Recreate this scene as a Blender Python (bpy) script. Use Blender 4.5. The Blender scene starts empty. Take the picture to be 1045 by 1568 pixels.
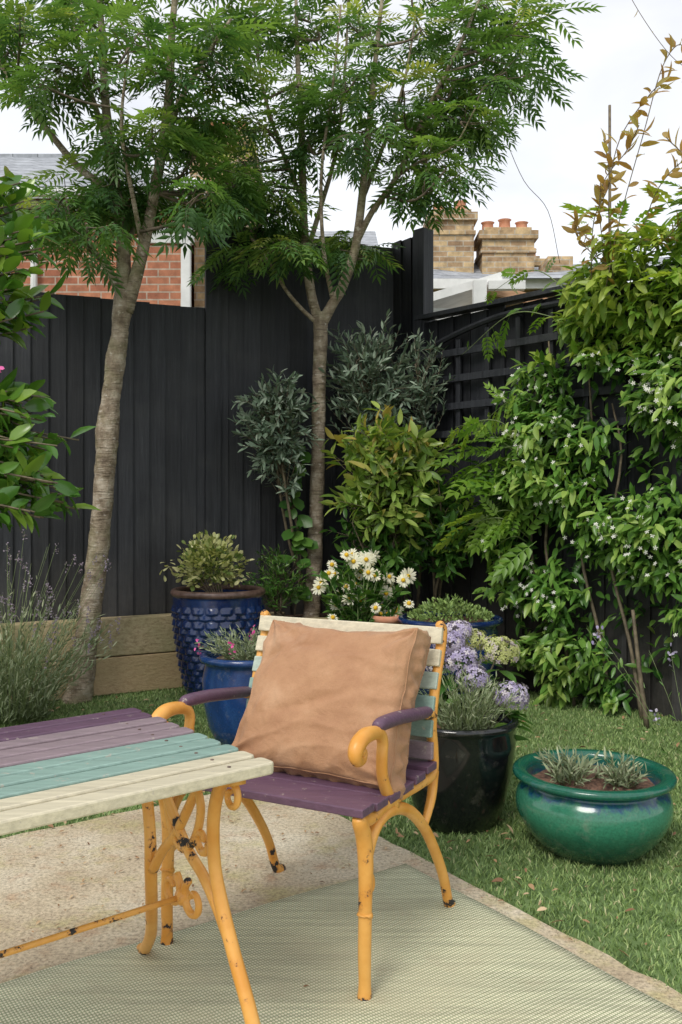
import bpy, bmesh, math, random
import numpy as np
from mathutils import Vector, Matrix, noise
R = random.Random(11)
rng = np.random.default_rng(11)
scene = bpy.context.scene
TAU = math.tau

# ------------------------------------------------------------------ basics
def link(o):
    scene.collection.objects.link(o); return o
def empty(name, loc=(0,0,0)):
    o = bpy.data.objects.new(name, None); o.location = loc; o.empty_display_size = .1
    return link(o)
def par(child, p):
    if p is not None:
        child.parent = p
        child.matrix_parent_inverse = Matrix.Translation(p.location).inverted()
    return child

class Acc:
    def __init__(s): s.v=[]; s.f=[]; s.t=[]
    def add(s, V, F, t=0.5):
        o=len(s.v); s.v.extend([tuple(x) for x in V]); s.f.extend([tuple(i+o for i in f) for f in F]); s.t.extend([t]*len(V))
    def obj(s, name, mat, p=None, smooth=True, bevel=0, sub=0):
        me=bpy.data.meshes.new(name); me.from_pydata(s.v,[],s.f)
        a=me.attributes.new('tint','FLOAT','POINT'); a.data.foreach_set('value', np.array(s.t,dtype=np.float32))
        if smooth: me.polygons.foreach_set('use_smooth',[True]*len(me.polygons))
        me.update()
        bm=bmesh.new(); bm.from_mesh(me); bmesh.ops.recalc_face_normals(bm,faces=bm.faces); bm.to_mesh(me); bm.free()
        me.materials.append(mat)
        o=link(bpy.data.objects.new(name,me))
        if bevel:
            m=o.modifiers.new('b','BEVEL'); m.width=bevel; m.segments=2; m.limit_method='ANGLE'
        return par(o,p)

def arr_mesh(name,V,F,mat,p=None,tint=None,smooth=True):
    V=np.ascontiguousarray(V,dtype=np.float32); F=np.ascontiguousarray(F,dtype=np.int32); k=F.shape[1]
    me=bpy.data.meshes.new(name)
    me.vertices.add(len(V)); me.vertices.foreach_set('co',V.ravel())
    me.loops.add(F.size); me.loops.foreach_set('vertex_index',F.ravel())
    me.polygons.add(len(F)); me.polygons.foreach_set('loop_start',np.arange(0,F.size,k,dtype=np.int32))
    me.polygons.foreach_set('use_smooth',np.full(len(F),smooth))
    me.update(calc_edges=True); me.validate()
    if tint is not None:
        a=me.attributes.new('tint','FLOAT','POINT'); a.data.foreach_set('value',np.ascontiguousarray(tint,dtype=np.float32))
    me.materials.append(mat)
    return par(link(bpy.data.objects.new(name,me)),p)

def add_box(acc, c, ax, ay, az, sx, sy, sz, t=.5):
    c=Vector(c); ax=Vector(ax).normalized()*sx/2; ay=Vector(ay).normalized()*sy/2; az=Vector(az).normalized()*sz/2
    V=[c+i*ax+j*ay+k*az for i in(-1,1) for j in(-1,1) for k in(-1,1)]
    F=[(0,1,3,2),(4,6,7,5),(0,4,5,1),(2,3,7,6),(0,2,6,4),(1,5,7,3)]
    acc.add(V,F,t)
def abox(acc,x0,x1,y0,y1,z0,z1,t=.5):
    add_box(acc,((x0+x1)/2,(y0+y1)/2,(z0+z1)/2),(1,0,0),(0,1,0),(0,0,1),x1-x0,y1-y0,z1-z0,t)

def catmull(pts,sub):
    P=np.array(pts,float)
    if len(P)<3 or sub<=1: return P
    Q=np.vstack([2*P[0]-P[1],P,2*P[-1]-P[-2]]); out=[]
    for i in range(1,len(Q)-2):
        p0,p1,p2,p3=Q[i-1],Q[i],Q[i+1],Q[i+2]
        for j in range(sub):
            t=j/sub
            out.append(.5*((2*p1)+(-p0+p2)*t+(2*p0-5*p1+4*p2-p3)*t*t+(-p0+3*p1-3*p2+p3)*t**3))
    out.append(P[-1]); return np.array(out)

def tube(acc, pts, seg=8, sub=5, bumpy=0, t=.5, squash=1.0):
    """pts: (x,y,z,r)"""
    D=catmull(pts,sub); n=len(D); C=D[:,:3]; r=np.maximum(D[:,3],.0004)
    T=np.gradient(C,axis=0); T/= (np.linalg.norm(T,axis=1)[:,None]+1e-9)
    a=np.array([0,0,1.]) if abs(T[0][2])<.9 else np.array([1.,0,0])
    N=np.cross(T[0],a); N/=np.linalg.norm(N)
    V=[]
    for i in range(n):
        N=N-T[i]*np.dot(N,T[i]); N/=np.linalg.norm(N)+1e-9; B=np.cross(T[i],N)
        for k in range(seg):
            an=TAU*k/seg; rr=r[i]
            if bumpy:
                q=C[i]+.05*(N*math.cos(an)+B*math.sin(an))
                rr*=1+bumpy*.7*noise.noise(Vector(q*9))+bumpy*.6*noise.noise(Vector(q*34))
            V.append(C[i]+rr*(N*math.cos(an)+B*math.sin(an)*squash))
    F=[]
    for i in range(n-1):
        for k in range(seg):
            F.append((i*seg+k,i*seg+(k+1)%seg,(i+1)*seg+(k+1)%seg,(i+1)*seg+k))
    F.append(tuple(range(seg))[::-1]); F.append(tuple((n-1)*seg+k for k in range(seg)))
    acc.add(V,F,t)

def ball(acc,c,r,seg=12,sc=(1,1,1),t=.5):
    V=[];F=[];m=seg//2
    for i in range(m+1):
        for k in range(seg):
            ph=math.pi*i/m; th=TAU*k/seg
            V.append((c[0]+sc[0]*r*math.sin(ph)*math.cos(th),c[1]+sc[1]*r*math.sin(ph)*math.sin(th),c[2]+sc[2]*r*math.cos(ph)))
    for i in range(m):
        for k in range(seg):
            F.append((i*seg+k,(i+1)*seg+k,(i+1)*seg+(k+1)%seg,i*seg+(k+1)%seg))
    acc.add(V,F,t)

def lathe(acc,c,prof,seg=96,fn=None):
    V=[];F=[];n=len(prof)
    for i,(r,z) in enumerate(prof):
        for k in range(seg):
            th=TAU*k/seg; rr=r
            if fn: rr=r+fn(th,z,i)
            V.append((c[0]+rr*math.cos(th),c[1]+rr*math.sin(th),c[2]+z))
    for i in range(n-1):
        for k in range(seg):
            F.append((i*seg+k,i*seg+(k+1)%seg,(i+1)*seg+(k+1)%seg,(i+1)*seg+k))
    F.append(tuple(range(seg)))
    acc.add(V,F)

# ------------------------------------------------------------------ materials
def mk(name):
    m=bpy.data.materials.new(name); m.use_nodes=True; nt=m.node_tree
    return m,nt,nt.nodes['Principled BSDF']
def coords(nt,scale=(1,1,1),rot=(0,0,0)):
    tc=nt.nodes.new('ShaderNodeTexCoord'); mp=nt.nodes.new('ShaderNodeMapping')
    mp.inputs['Scale'].default_value=scale; mp.inputs['Rotation'].default_value=rot
    nt.links.new(tc.outputs['Object'],mp.inputs[0]); return mp.outputs[0]
def ntex(nt,vec,scale,detail=4,rough=.6,dist=0):
    n=nt.nodes.new('ShaderNodeTexNoise'); n.inputs['Scale'].default_value=scale; n.inputs['Detail'].default_value=detail
    n.inputs['Roughness'].default_value=rough; n.inputs['Distortion'].default_value=dist
    nt.links.new(vec,n.inputs['Vector']); return n.outputs[0]
def ramp(nt,fac,stops):
    n=nt.nodes.new('ShaderNodeValToRGB'); e=n.color_ramp.elements
    while len(e)<len(stops): e.new(.5)
    for i,(p,c) in enumerate(stops):
        e[i].position=p; e[i].color=(c,c,c,1) if isinstance(c,(int,float)) else (*c,1)
    nt.links.new(fac,n.inputs[0]); return n.outputs[0]
def mix(nt,fac,a,b,mode='MIX'):
    n=nt.nodes.new('ShaderNodeMix'); n.data_type='RGBA'; n.blend_type=mode
    for i,x in ((0,fac),(6,a),(7,b)):
        if isinstance(x,(int,float)): n.inputs[i].default_value=x
        elif isinstance(x,tuple): n.inputs[i].default_value=(*x,1)
        else: nt.links.new(x,n.inputs[i])
    return n.outputs[2]
def math_n(nt,op,a,b=0.):
    n=nt.nodes.new('ShaderNodeMath'); n.operation=op
    for i,x in ((0,a),(1,b)):
        if isinstance(x,(int,float)): n.inputs[i].default_value=x
        else: nt.links.new(x,n.inputs[i])
    return n.outputs[0]
def bump(nt,b,h,strength=.4,dist=.01):
    n=nt.nodes.new('ShaderNodeBump'); n.inputs['Strength'].default_value=strength; n.inputs['Distance'].default_value=dist
    nt.links.new(h,n.inputs['Height']); nt.links.new(n.outputs[0],b.inputs['Normal'])
def attr(nt,name='tint'):
    n=nt.nodes.new('ShaderNodeAttribute'); n.attribute_name=name; return n.outputs['Fac']
def L(nt,a,b): nt.links.new(a,b)

def leaf_mat(name,stops,trans=.3,rough=.42,clump=2.5,dark=.45,spec=.4):
    m,nt,b=mk(name)
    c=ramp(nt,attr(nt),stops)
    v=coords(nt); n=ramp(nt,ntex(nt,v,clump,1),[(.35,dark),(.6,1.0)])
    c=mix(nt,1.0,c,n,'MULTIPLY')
    L(nt,c,b.inputs['Base Color']); b.inputs['Roughness'].default_value=rough
    b.inputs['Specular IOR Level'].default_value=spec
    if trans>0:
        tr=nt.nodes.new('ShaderNodeBsdfTranslucent')
        ct=mix(nt,1.0,c,(1.6,1.6,.7),'MULTIPLY'); L(nt,ct,tr.inputs[0])
        ms=nt.nodes.new('ShaderNodeMixShader'); ms.inputs[0].default_value=trans
        out=nt.nodes['Material Output']
        L(nt,b.outputs[0],ms.inputs[1]); L(nt,tr.outputs[0],ms.inputs[2]); L(nt,ms.outputs[0],out.inputs[0])
    return m
def flat_mat(name,c1,c2,scale=20,rough=.6,bmp=.2,bd=.003,spec=.5,detail=4,stretch=(1,1,1),lo=.35,hi=.65):
    m,nt,b=mk(name); v=coords(nt,stretch); f=ntex(nt,v,scale,detail)
    L(nt,ramp(nt,f,[(lo,c1),(hi,c2)]),b.inputs['Base Color']); b.inputs['Roughness'].default_value=rough
    b.inputs['Specular IOR Level'].default_value=spec
    if bmp: bump(nt,b,f,bmp,bd)
    return m

M={}
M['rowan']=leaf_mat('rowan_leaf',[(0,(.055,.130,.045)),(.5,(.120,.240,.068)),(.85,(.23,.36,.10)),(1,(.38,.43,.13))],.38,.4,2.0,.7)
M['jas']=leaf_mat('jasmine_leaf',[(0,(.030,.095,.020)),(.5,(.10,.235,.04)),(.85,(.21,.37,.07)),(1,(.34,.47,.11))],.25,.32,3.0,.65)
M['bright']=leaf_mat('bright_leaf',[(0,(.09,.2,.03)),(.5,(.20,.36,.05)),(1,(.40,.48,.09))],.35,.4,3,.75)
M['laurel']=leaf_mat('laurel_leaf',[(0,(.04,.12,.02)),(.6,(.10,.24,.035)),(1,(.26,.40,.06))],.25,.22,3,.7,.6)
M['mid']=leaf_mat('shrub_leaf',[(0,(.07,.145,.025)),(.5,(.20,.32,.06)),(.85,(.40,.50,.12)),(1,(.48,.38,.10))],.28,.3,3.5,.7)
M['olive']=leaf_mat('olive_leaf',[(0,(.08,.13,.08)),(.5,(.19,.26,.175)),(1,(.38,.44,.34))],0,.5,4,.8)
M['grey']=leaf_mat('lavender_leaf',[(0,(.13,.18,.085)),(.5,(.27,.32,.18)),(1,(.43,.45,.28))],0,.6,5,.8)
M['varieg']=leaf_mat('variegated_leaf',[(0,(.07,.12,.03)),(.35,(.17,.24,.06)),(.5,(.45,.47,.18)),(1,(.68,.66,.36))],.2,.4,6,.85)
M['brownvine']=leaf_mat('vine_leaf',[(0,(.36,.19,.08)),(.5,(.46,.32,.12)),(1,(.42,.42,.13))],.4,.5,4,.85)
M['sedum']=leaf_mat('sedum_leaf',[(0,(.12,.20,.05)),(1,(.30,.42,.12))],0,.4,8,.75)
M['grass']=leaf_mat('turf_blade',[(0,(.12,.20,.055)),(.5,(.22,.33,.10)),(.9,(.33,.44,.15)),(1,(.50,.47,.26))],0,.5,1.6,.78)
M['deadleaf']=leaf_mat('dead_leaf',[(0,(.20,.10,.05)),(.6,(.42,.26,.13)),(1,(.6,.46,.28))],0,.7,5,.8)
def petal(name,stops): return leaf_mat(name,stops,.2,.6,10,.92,.2)
M['white']=petal('white_petal',[(0,(.74,.71,.52)),(1,(.86,.84,.70))])
M['star']=petal('star_petal',[(0,(.74,.74,.66)),(1,(.86,.85,.78))])
M['yellowc']=petal('yellow_floret',[(0,(.75,.45,.03)),(1,(.85,.6,.05))])
M['lilac']=petal('lilac_petal',[(0,(.32,.27,.46)),(.6,(.48,.43,.60)),(1,(.70,.65,.66))])
M['limeh']=petal('lime_petal',[(0,(.38,.40,.16)),(.6,(.56,.60,.24)),(1,(.48,.38,.50))])
M['pink']=petal('pink_petal',[(0,(.7,.06,.3)),(1,(.85,.2,.5))])
M['soil']=flat_mat('soil',(.06,.035,.025),(.24,.13,.085),60,.95,.8,.01)
M['stem']=flat_mat('stem',(.09,.07,.045),(.20,.16,.10),30,.7,0)
M['gstem']=flat_mat('green_stem',(.12,.18,.06),(.22,.27,.11),30,.6,0)

def bark():
    m,nt,b=mk('bark')
    v=coords(nt,(1,1,1)); v2=coords(nt,(3,3,26)); v3=coords(nt,(1,1,.35))
    f1=ntex(nt,v,14,5,.65); f2=ntex(nt,v2,4,3); f3=ntex(nt,v3,45,4)
    c=ramp(nt,f1,[(.3,(.12,.085,.055)),(.48,(.27,.21,.145)),(.68,(.48,.41,.32))])
    c=mix(nt,ramp(nt,f2,[(.54,0.),(.66,.7)]),c,(.10,.07,.045))
    c=mix(nt,ramp(nt,ntex(nt,v,5,3),[(.5,0.),(.7,.4)]),c,(.22,.23,.09))
    c=mix(nt,ramp(nt,ntex(nt,coords(nt,(1,1,2)),24,4),[(.60,0.),(.68,.6)]),c,(.58,.53,.45))
    L(nt,c,b.inputs['Base Color']); b.inputs['Roughness'].default_value=.75
    bump(nt,b,mix(nt,.5,f2,f3),1.,.016); return m
M['bark']=bark()
M['twig']=flat_mat('twig_bark',(.08,.06,.042),(.22,.17,.12),20,.75,0)

def fence_mat():
    m,nt,b=mk('black_fence_paint')
    v=coords(nt,(1,1,.05)); f=ntex(nt,v,60,5,.7); g=ntex(nt,coords(nt),3,4)
    c=ramp(nt,f,[(.3,(.011,.012,.015)),(.6,(.025,.027,.032)),(.82,(.066,.069,.074))])
    c=mix(nt,ramp(nt,g,[(.48,0.),(.75,.4)]),c,(.058,.058,.057))
    tt=ramp(nt,attr(nt),[(0,.55),(1,1.4)]); c=mix(nt,1.,c,tt,'MULTIPLY')
    vo=nt.nodes.new('ShaderNodeTexVoronoi'); vo.inputs['Scale'].default_value=3.2; L(nt,coords(nt,(1.6,1.6,1)),vo.inputs['Vector'])
    k=ramp(nt,vo.outputs['Distance'],[(.03,1.),(.06,0.)]); c=mix(nt,k,c,(.006,.006,.007))
    tc=nt.nodes.new('ShaderNodeTexCoord'); sp=nt.nodes.new('ShaderNodeSeparateXYZ'); L(nt,tc.outputs['Object'],sp.inputs[0])
    lz=math_n(nt,'MULTIPLY',ramp(nt,sp.outputs[2],[(.4,.4),(.9,0.)]),ntex(nt,coords(nt),25,4,.7)); c=mix(nt,lz,c,(.16,.14,.11))
    L(nt,c,b.inputs['Base Color']); b.inputs['Roughness'].default_value=.55; b.inputs['Specular IOR Level'].default_value=.38
    bump(nt,b,f,.7,.005); return m
M['fence']=fence_mat()

def sleeper_mat():
    m,nt,b=mk('sleeper_timber'); ang=math.atan2(.478,.878)
    v=coords(nt,(1.2,14,14),(0,0,-ang)); f=ntex(nt,v,5,5,.65,.4)
    c=ramp(nt,f,[(.25,(.20,.15,.07)),(.5,(.44,.36,.21)),(.8,(.60,.51,.33))])
    g=ntex(nt,coords(nt),4,3); c=mix(nt,ramp(nt,g,[(.4,0.),(.7,.5)]),c,(.28,.30,.14))
    c=mix(nt,ramp(nt,attr(nt),[(0,0.),(1,.5)]),c,(.56,.36,.19))
    L(nt,c,b.inputs['Base Color']); b.inputs['Roughness'].default_value=.8; bump(nt,b,f,.7,.008); return m
M['sleeper']=sleeper_mat()

def brick(name,c1,c2,mortar,bw=.225,rh=.075,ms=.007,dark=.6):
    m,nt,b=mk(name)
    tc=nt.nodes.new('ShaderNodeTexCoord'); sp=nt.nodes.new('ShaderNodeSeparateXYZ'); L(nt,tc.outputs['Object'],sp.inputs[0])
    h=math_n(nt,'ADD',sp.outputs[0],sp.outputs[1]); cb=nt.nodes.new('ShaderNodeCombineXYZ'); L(nt,h,cb.inputs[0]); L(nt,sp.outputs[2],cb.inputs[1])
    br=nt.nodes.new('ShaderNodeTexBrick'); L(nt,cb.outputs[0],br.inputs['Vector'])
    br.inputs['Scale'].default_value=1; br.inputs['Brick Width'].default_value=bw; br.inputs['Row Height'].default_value=rh
    br.inputs['Mortar Size'].default_value=ms; br.inputs['Color1'].default_value=(*c1,1); br.inputs['Color2'].default_value=(*c2,1); br.inputs['Mortar'].default_value=(*mortar,1)
    br.inputs['Bias'].default_value=-.1
    f=ntex(nt,tc.outputs['Object'],7,5,.7)
    c=mix(nt,1.,br.outputs[0],ramp(nt,f,[(.3,dark),(.7,1.15)]),'MULTIPLY')
    L(nt,c,b.inputs['Base Color']); b.inputs['Roughness'].default_value=.9; bump(nt,b,br.outputs['Fac'],-.5,.01); return m
M['redbrick']=brick('red_brick',(.58,.24,.13),(.40,.14,.08),(.55,.44,.34),dark=.5)
M['stock']=brick('yellow_stock_brick',(.66,.48,.26),(.34,.21,.12),(.52,.46,.36),dark=.45)
M['slate']=brick('slate',(.34,.36,.39),(.42,.44,.47),(.14,.15,.16),.3,.12,.006)
M['whitep']=flat_mat('white_paint',(.68,.68,.66),(.82,.82,.80),6,.6,.1)
M['render']=flat_mat('pale_render',(.62,.60,.56),(.72,.70,.66),3,.8,.1)
M['terra']=flat_mat('terracotta',(.48,.2,.11),(.62,.30,.18),12,.8,.3)
M['tan_t']=flat_mat('bare_timber',(.45,.25,.14),(.6,.38,.23),6,.8,.3,stretch=(1,1,8))
M['glass'],_nt,_b=mk('window_glass'); _b.inputs['Base Color'].default_value=(.05,.06,.07,1); _b.inputs['Roughness'].default_value=.08

# ------------------------------------------------------------------ leaf templates & scatter
def tpl_leaf(w=.4,fold=.10,curl=-.18,peak=.35):
    P=[(0,0,0)]
    for t,hw in ((.22,.40),(.5,.5),(.78,.33)):
        if peak>.5: hw={.22:.3,.5:.47,.78:.45}[t]
        z=curl*t*t
        P+=[(t,-hw*w,z+fold*hw*2*w*1.6),(t,0,z),(t,hw*w,z+fold*hw*2*w*1.6)]
    P.append((1,0,curl))
    F=[(0,1,2),(0,2,3),(1,4,5),(1,5,2),(2,5,6),(2,6,3),(4,7,8),(4,8,5),(5,8,9),(5,9,6),(7,10,8),(8,10,9)]
    return np.array(P,float),np.array(F)
def tpl_pinnate(pairs=6,ll=.36,lw=.075,ang=58,droop=-.3):
    V=[];F=[]
    def leaflet(bx,bz,a,l,side):
        dx,dy=math.cos(a),math.sin(a)*side; nx,ny=-dy,dx
        o=len(V); w=lw*l/ll
        m1=(bx+dx*l*.42,dy*l*.42,bz-.03*l)
        V.extend([(bx,0,bz),(m1[0]-nx*w,m1[1]-ny*w,m1[2]+.25*w),(m1[0],m1[1],m1[2]-.25*w),(m1[0]+nx*w,m1[1]+ny*w,m1[2]+.25*w),(bx+dx*l,dy*l,bz-.3*l)])
        F.extend([(o,o+1,o+2),(o,o+2,o+3),(o+1,o+4,o+2),(o+2,o+4,o+3)])
    for i in range(pairs):
        t=.25+.67*i/(pairs-1); z=droop*t*t
        l=ll*(1-.45*abs(t-.5)*1.1)
        for s in(-1,1): leaflet(t,z,math.radians(ang-12*t),l,s)
    leaflet(.95,droop*.9,0,ll*.9,1)
    o=len(V)
    for t in(0,.5,1):
        z=droop*t*t; V.extend([(t,-.008,z),(t,.008,z)])
    F.extend([(o,o+2,o+3),(o,o+3,o+1),(o+2,o+4,o+5),(o+2,o+5,o+3)])
    return np.array(V,float),np.array(F)
T_OV=tpl_leaf(.42); T_NAR=tpl_leaf(.17,.1,-.12); T_OLI=tpl_leaf(.26,.1,-.12); T_LAN=tpl_leaf(.34,.12,-.2); T_ROUND=tpl_leaf(.62,.06,-.1,.6)
T_PIN=tpl_pinnate(5,.48,.064,54,-.42); T_PIN2=tpl_pinnate(5,.38,.095,55,-.35)

def norm(a): return a/(np.linalg.norm(a,axis=-1,keepdims=True)+1e-9)
class Leaves:
    def __init__(s,tpl): s.tpl=tpl; s.P=[];s.D=[];s.U=[];s.S=[];s.T=[]
    def add(s,p,d,u,sc,t): s.P.append(p);s.D.append(d);s.U.append(u);s.S.append(sc);s.T.append(t)
    def obj(s,name,mat,p=None):
        P=np.array(s.P,float);D=norm(np.array(s.D,float));U=np.array(s.U,float);S=np.array(s.S,float);T=np.array(s.T,float)
        Y=norm(np.cross(U,D)); Z=np.cross(D,Y)
        tv,tf=s.tpl; n=len(P); k=len(tv)
        V=P[:,None,:]+S[:,None,None]*(tv[None,:,0,None]*D[:,None,:]+tv[None,:,1,None]*Y[:,None,:]+tv[None,:,2,None]*Z[:,None,:])
        F=tf[None]+ (np.arange(n)*k)[:,None,None]
        return arr_mesh(name,V.reshape(-1,3),F.reshape(-1,3),mat,p,np.repeat(T,k))
def rv(s=1.): return rng.normal(size=3)*s
def rdir():
    v=rng.normal(size=3); return v/np.linalg.norm(v)
def V3(*a): return np.array(a,float)

def leaves_along(lv,path,n,size,ang=50,start=.3,upb=.4,jit=.25,tint=(.1,.9)):
    path=np.asarray(path)[:,:3]; m=len(path)
    for i in range(n):
        t=start+(1-start)*(i+R.random()*.6)/n; f=min(t*(m-1),m-1.001); a=int(f); p=path[a]+(path[a+1]-path[a])*(f-a)
        ax=path[a+1]-path[a]; ax/=np.linalg.norm(ax)+1e-9
        q=np.cross(ax,rdir()); q/=np.linalg.norm(q)+1e-9
        an=math.radians(ang)*(1-.4*t)
        d=ax*math.cos(an)+q*math.sin(an)+rv(jit*.5)
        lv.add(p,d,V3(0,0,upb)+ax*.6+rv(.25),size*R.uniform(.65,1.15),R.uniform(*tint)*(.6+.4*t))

def bush(name,base,c,rad,nst,tpl,mat,nleaf,size,ang=50,stemr=.004,p=None,tint=(0,1),start=.25,spread=.06,minz=-1,droop=.0,ntr=3,lumpy=.35):
    """a few trunks, then shoots branching off them to an uneven crown surface"""
    e=p or empty(name,base); st=Acc(); lv=Leaves(tpl); trunks=[]
    for i in range(ntr):
        b=np.array(base)+V3(R.uniform(-spread,spread),R.uniform(-spread,spread),0)
        top=np.array(c)+V3(R.uniform(-.5,.5)*rad[0],R.uniform(-.5,.5)*rad[1],rad[2]*R.uniform(.1,.6))
        low=np.array(c)-V3(0,0,rad[2]*.7)+rv(.02)
        path=catmull([(*b,.012),(*((b+low)/2+rv(.02)),.010),(*low,.008),(*top,.003)],6); tube(st,[tuple(q) for q in path],6,1); trunks.append(path)
    for i in range(nst):
        d=rdir(); d[2]=max(d[2],minz)
        lump=1+lumpy*noise.noise(Vector(d*2.2)+Vector(c))+.5*lumpy*noise.noise(Vector(d*5))
        tgt=np.array(c)+d*np.array(rad)*R.uniform(.55,1.1)*lump
        tr=trunks[i%ntr]; k=R.randint(len(tr)*6//10,len(tr)-1)
        s=tr[k][:3]
        if s[2]>tgt[2]: s=tr[max(len(tr)//2,k-5)][:3]
        mid=s*.5+tgt*.5+V3(0,0,.05*rad[2])+rv(.025)
        path=catmull([(*s,stemr),(*mid,stemr*.6),(*(tgt+V3(0,0,-droop)),stemr*.25)],5)
        tube(st,[tuple(x) for x in path[::2]],4,1)
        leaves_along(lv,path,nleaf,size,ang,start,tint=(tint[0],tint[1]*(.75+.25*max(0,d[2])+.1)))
    st.obj('stems',M['stem'],e); lv.obj('leaves',mat,e)
    return e

# ================================================================== WORLD / LIGHT / CAMERA
w=bpy.data.worlds.new("World"); scene.world=w; w.use_nodes=True; nt=w.node_tree
bg=nt.nodes['Background']; out=nt.nodes['World Output']
sky=nt.nodes.new('ShaderNodeTexSky'); sky.sky_type='NISHITA'; sky.sun_disc=False
sky.sun_elevation=math.radians(50); sky.sun_rotation=math.radians(205)
L(nt,sky.outputs[0],bg.inputs[0]); bg.inputs[1].default_value=.05
tc=nt.nodes.new('ShaderNodeTexCoord'); mp=nt.nodes.new('ShaderNodeMapping'); mp.inputs['Scale'].default_value=(1.3,1.3,3.5)
L(nt,tc.outputs['Generated'],mp.inputs[0])
cl=ramp(nt,ntex(nt,mp.outputs[0],1.8,6,.55,.3),[(.32,(.66,.65,.66)),(.5,(.78,.77,.765)),(.68,(.92,.90,.87))])
bg2=nt.nodes.new('ShaderNodeBackground'); L(nt,cl,bg2.inputs[0]); bg2.inputs[1].default_value=1.12
ad=nt.nodes.new('ShaderNodeAddShader'); L(nt,bg.outputs[0],ad.inputs[0]); L(nt,bg2.outputs[0],ad.inputs[1]); L(nt,ad.outputs[0],out.inputs[0])
sl=bpy.data.lights.new('sun','SUN'); sl.energy=2.0; sl.angle=math.radians(22); sl.color=(1,.96,.89)
so=link(bpy.data.objects.new('sun',sl)); so.rotation_euler=(math.radians(42),0,math.radians(-28)); so.location=(-3,-5,9)
cam=bpy.data.cameras.new('camera'); co=link(bpy.data.objects.new('camera',cam)); co.location=(0,0,1.15); co.rotation_euler=(math.radians(90),0,0)
cam.sensor_fit='VERTICAL'; cam.sensor_height=36; cam.sensor_width=24; cam.lens=32.14; cam.shift_y=-.009; cam.clip_end=900; cam.clip_start=.05
scene.camera=co
scene.view_settings.view_transform='Standard'; scene.view_settings.look='None'; scene.view_settings.exposure=0

# ================================================================== GROUND
def sheet(name,pts,z,mat,p=None):
    a=Acc(); a.add([(x,y,z) for x,y in pts],[tuple(range(len(pts)))]); return a.obj(name,mat,p,False)
M['earth']=flat_mat('rough_grass_ground',(.05,.09,.03),(.10,.13,.05),2,.95,.3)
sheet('ground',[(-400,-400),(400,-400),(400,400),(-400,400)],-.004,M['earth'])
M['turf']=flat_mat('turf_base',(.07,.12,.035),(.16,.24,.08),9,.9,.4,.01)
U=np.array((.806,.591)); Vd=np.array((-.55,.835)); C0=np.array((-.278,3.739))
sheet('lawn',[(-3.2,1.5),(3.4,1.5),(3.4,3.1),(.36,6.48),(-3.2,4.77)],.0,M['turf'])
m,nt,b=mk('patio_concrete'); v=coords(nt)
f=ntex(nt,v,2.2,6,.62); f2=ntex(nt,v,90,3,.7); f3=ntex(nt,v,11,5,.7)
c=ramp(nt,f,[(.3,(.38,.29,.19)),(.5,(.54,.45,.31)),(.7,(.66,.59,.45))])
c=mix(nt,ramp(nt,f3,[(.54,0.),(.72,.6)]),c,(.40,.23,.125))
c=mix(nt,ramp(nt,ntex(nt,v,3.5,5,.7),[(.51,0.),(.64,.6)]),c,(.46,.41,.18))
c=mix(nt,1.,c,ramp(nt,f2,[(.3,.55),(.6,1.1)]),'MULTIPLY')
c=mix(nt,ramp(nt,ntex(nt,v,130,2),[(.64,0.),(.68,.75)]),c,(.16,.11,.07))
L(nt,c,b.inputs['Base Color']); b.inputs['Roughness'].default_value=.92; bump(nt,b,mix(nt,.5,f2,f3),.8,.008); M['patio']=m
pa=Acc()
def edge(a,bp,n,amp):
    return [a+(bp-a)*i/n+np.array((noise.noise(Vector((i*.7,a[0]*3,0))),noise.noise(Vector((i*.7,9,a[1])))))*amp*(0 if i in(0,) else 1) for i in range(n)]
e=edge(C0-U*5,C0,60,.02)+edge(C0,C0-Vd*6,80,.02)+[C0-Vd*6,C0-Vd*6-U*5]
n=len(e); pa.add([(x,y,.012) for x,y in e]+[(x,y,-.05) for x,y in e],[tuple(range(n))]+[(i,(i+1)%n,(i+1)%n+n,i+n) for i in range(n)])
pa.obj('patio',M['patio'],None,False)
# rug
m,nt,b=mk('woven_rug'); rot=math.atan2(.591,.806)
v=coords(nt,(1,1,1),(0,0,-rot))
def wave(nt,v,scale,direc,dist=0.,ds=1.):
    n=nt.nodes.new('ShaderNodeTexWave'); n.wave_type='BANDS'; n.bands_direction=direc; n.inputs['Scale'].default_value=scale
    n.inputs['Distortion'].default_value=dist; n.inputs['Detail Scale'].default_value=ds; L(nt,v,n.inputs[0]); return n.outputs['Fac']
w1=wave(nt,v,42,'X',.6,4); w2=wave(nt,v,30,'Y',.6,4)
st=ntex(nt,coords(nt,(3,60,1),(0,0,-rot)),1.0,2)
pat=math_n(nt,'MULTIPLY',w1,w2)
c=mix(nt,ramp(nt,pat,[(.05,0.),(.45,1.)]),(.33,.36,.21),(.78,.74,.54))
c=mix(nt,1.,c,ramp(nt,st,[(.35,.8),(.65,1.1)]),'MULTIPLY')
c=mix(nt,ramp(nt,ntex(nt,v,2.5,4),[(.45,0.),(.75,.45)]),c,(.56,.50,.33))
c=mix(nt,ramp(nt,ntex(nt,v,7,5,.7),[(.56,0.),(.72,.3)]),c,(.40,.33,.22))
L(nt,c,b.inputs['Base Color']); b.inputs['Roughness'].default_value=.85; bump(nt,b,math_n(nt,'MAXIMUM',w1,w2),.6,.003); M['rug']=m
ra=Acc(); RC=np.array((.2,2.875)); n=70
Vv=[];Ff=[]
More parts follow.
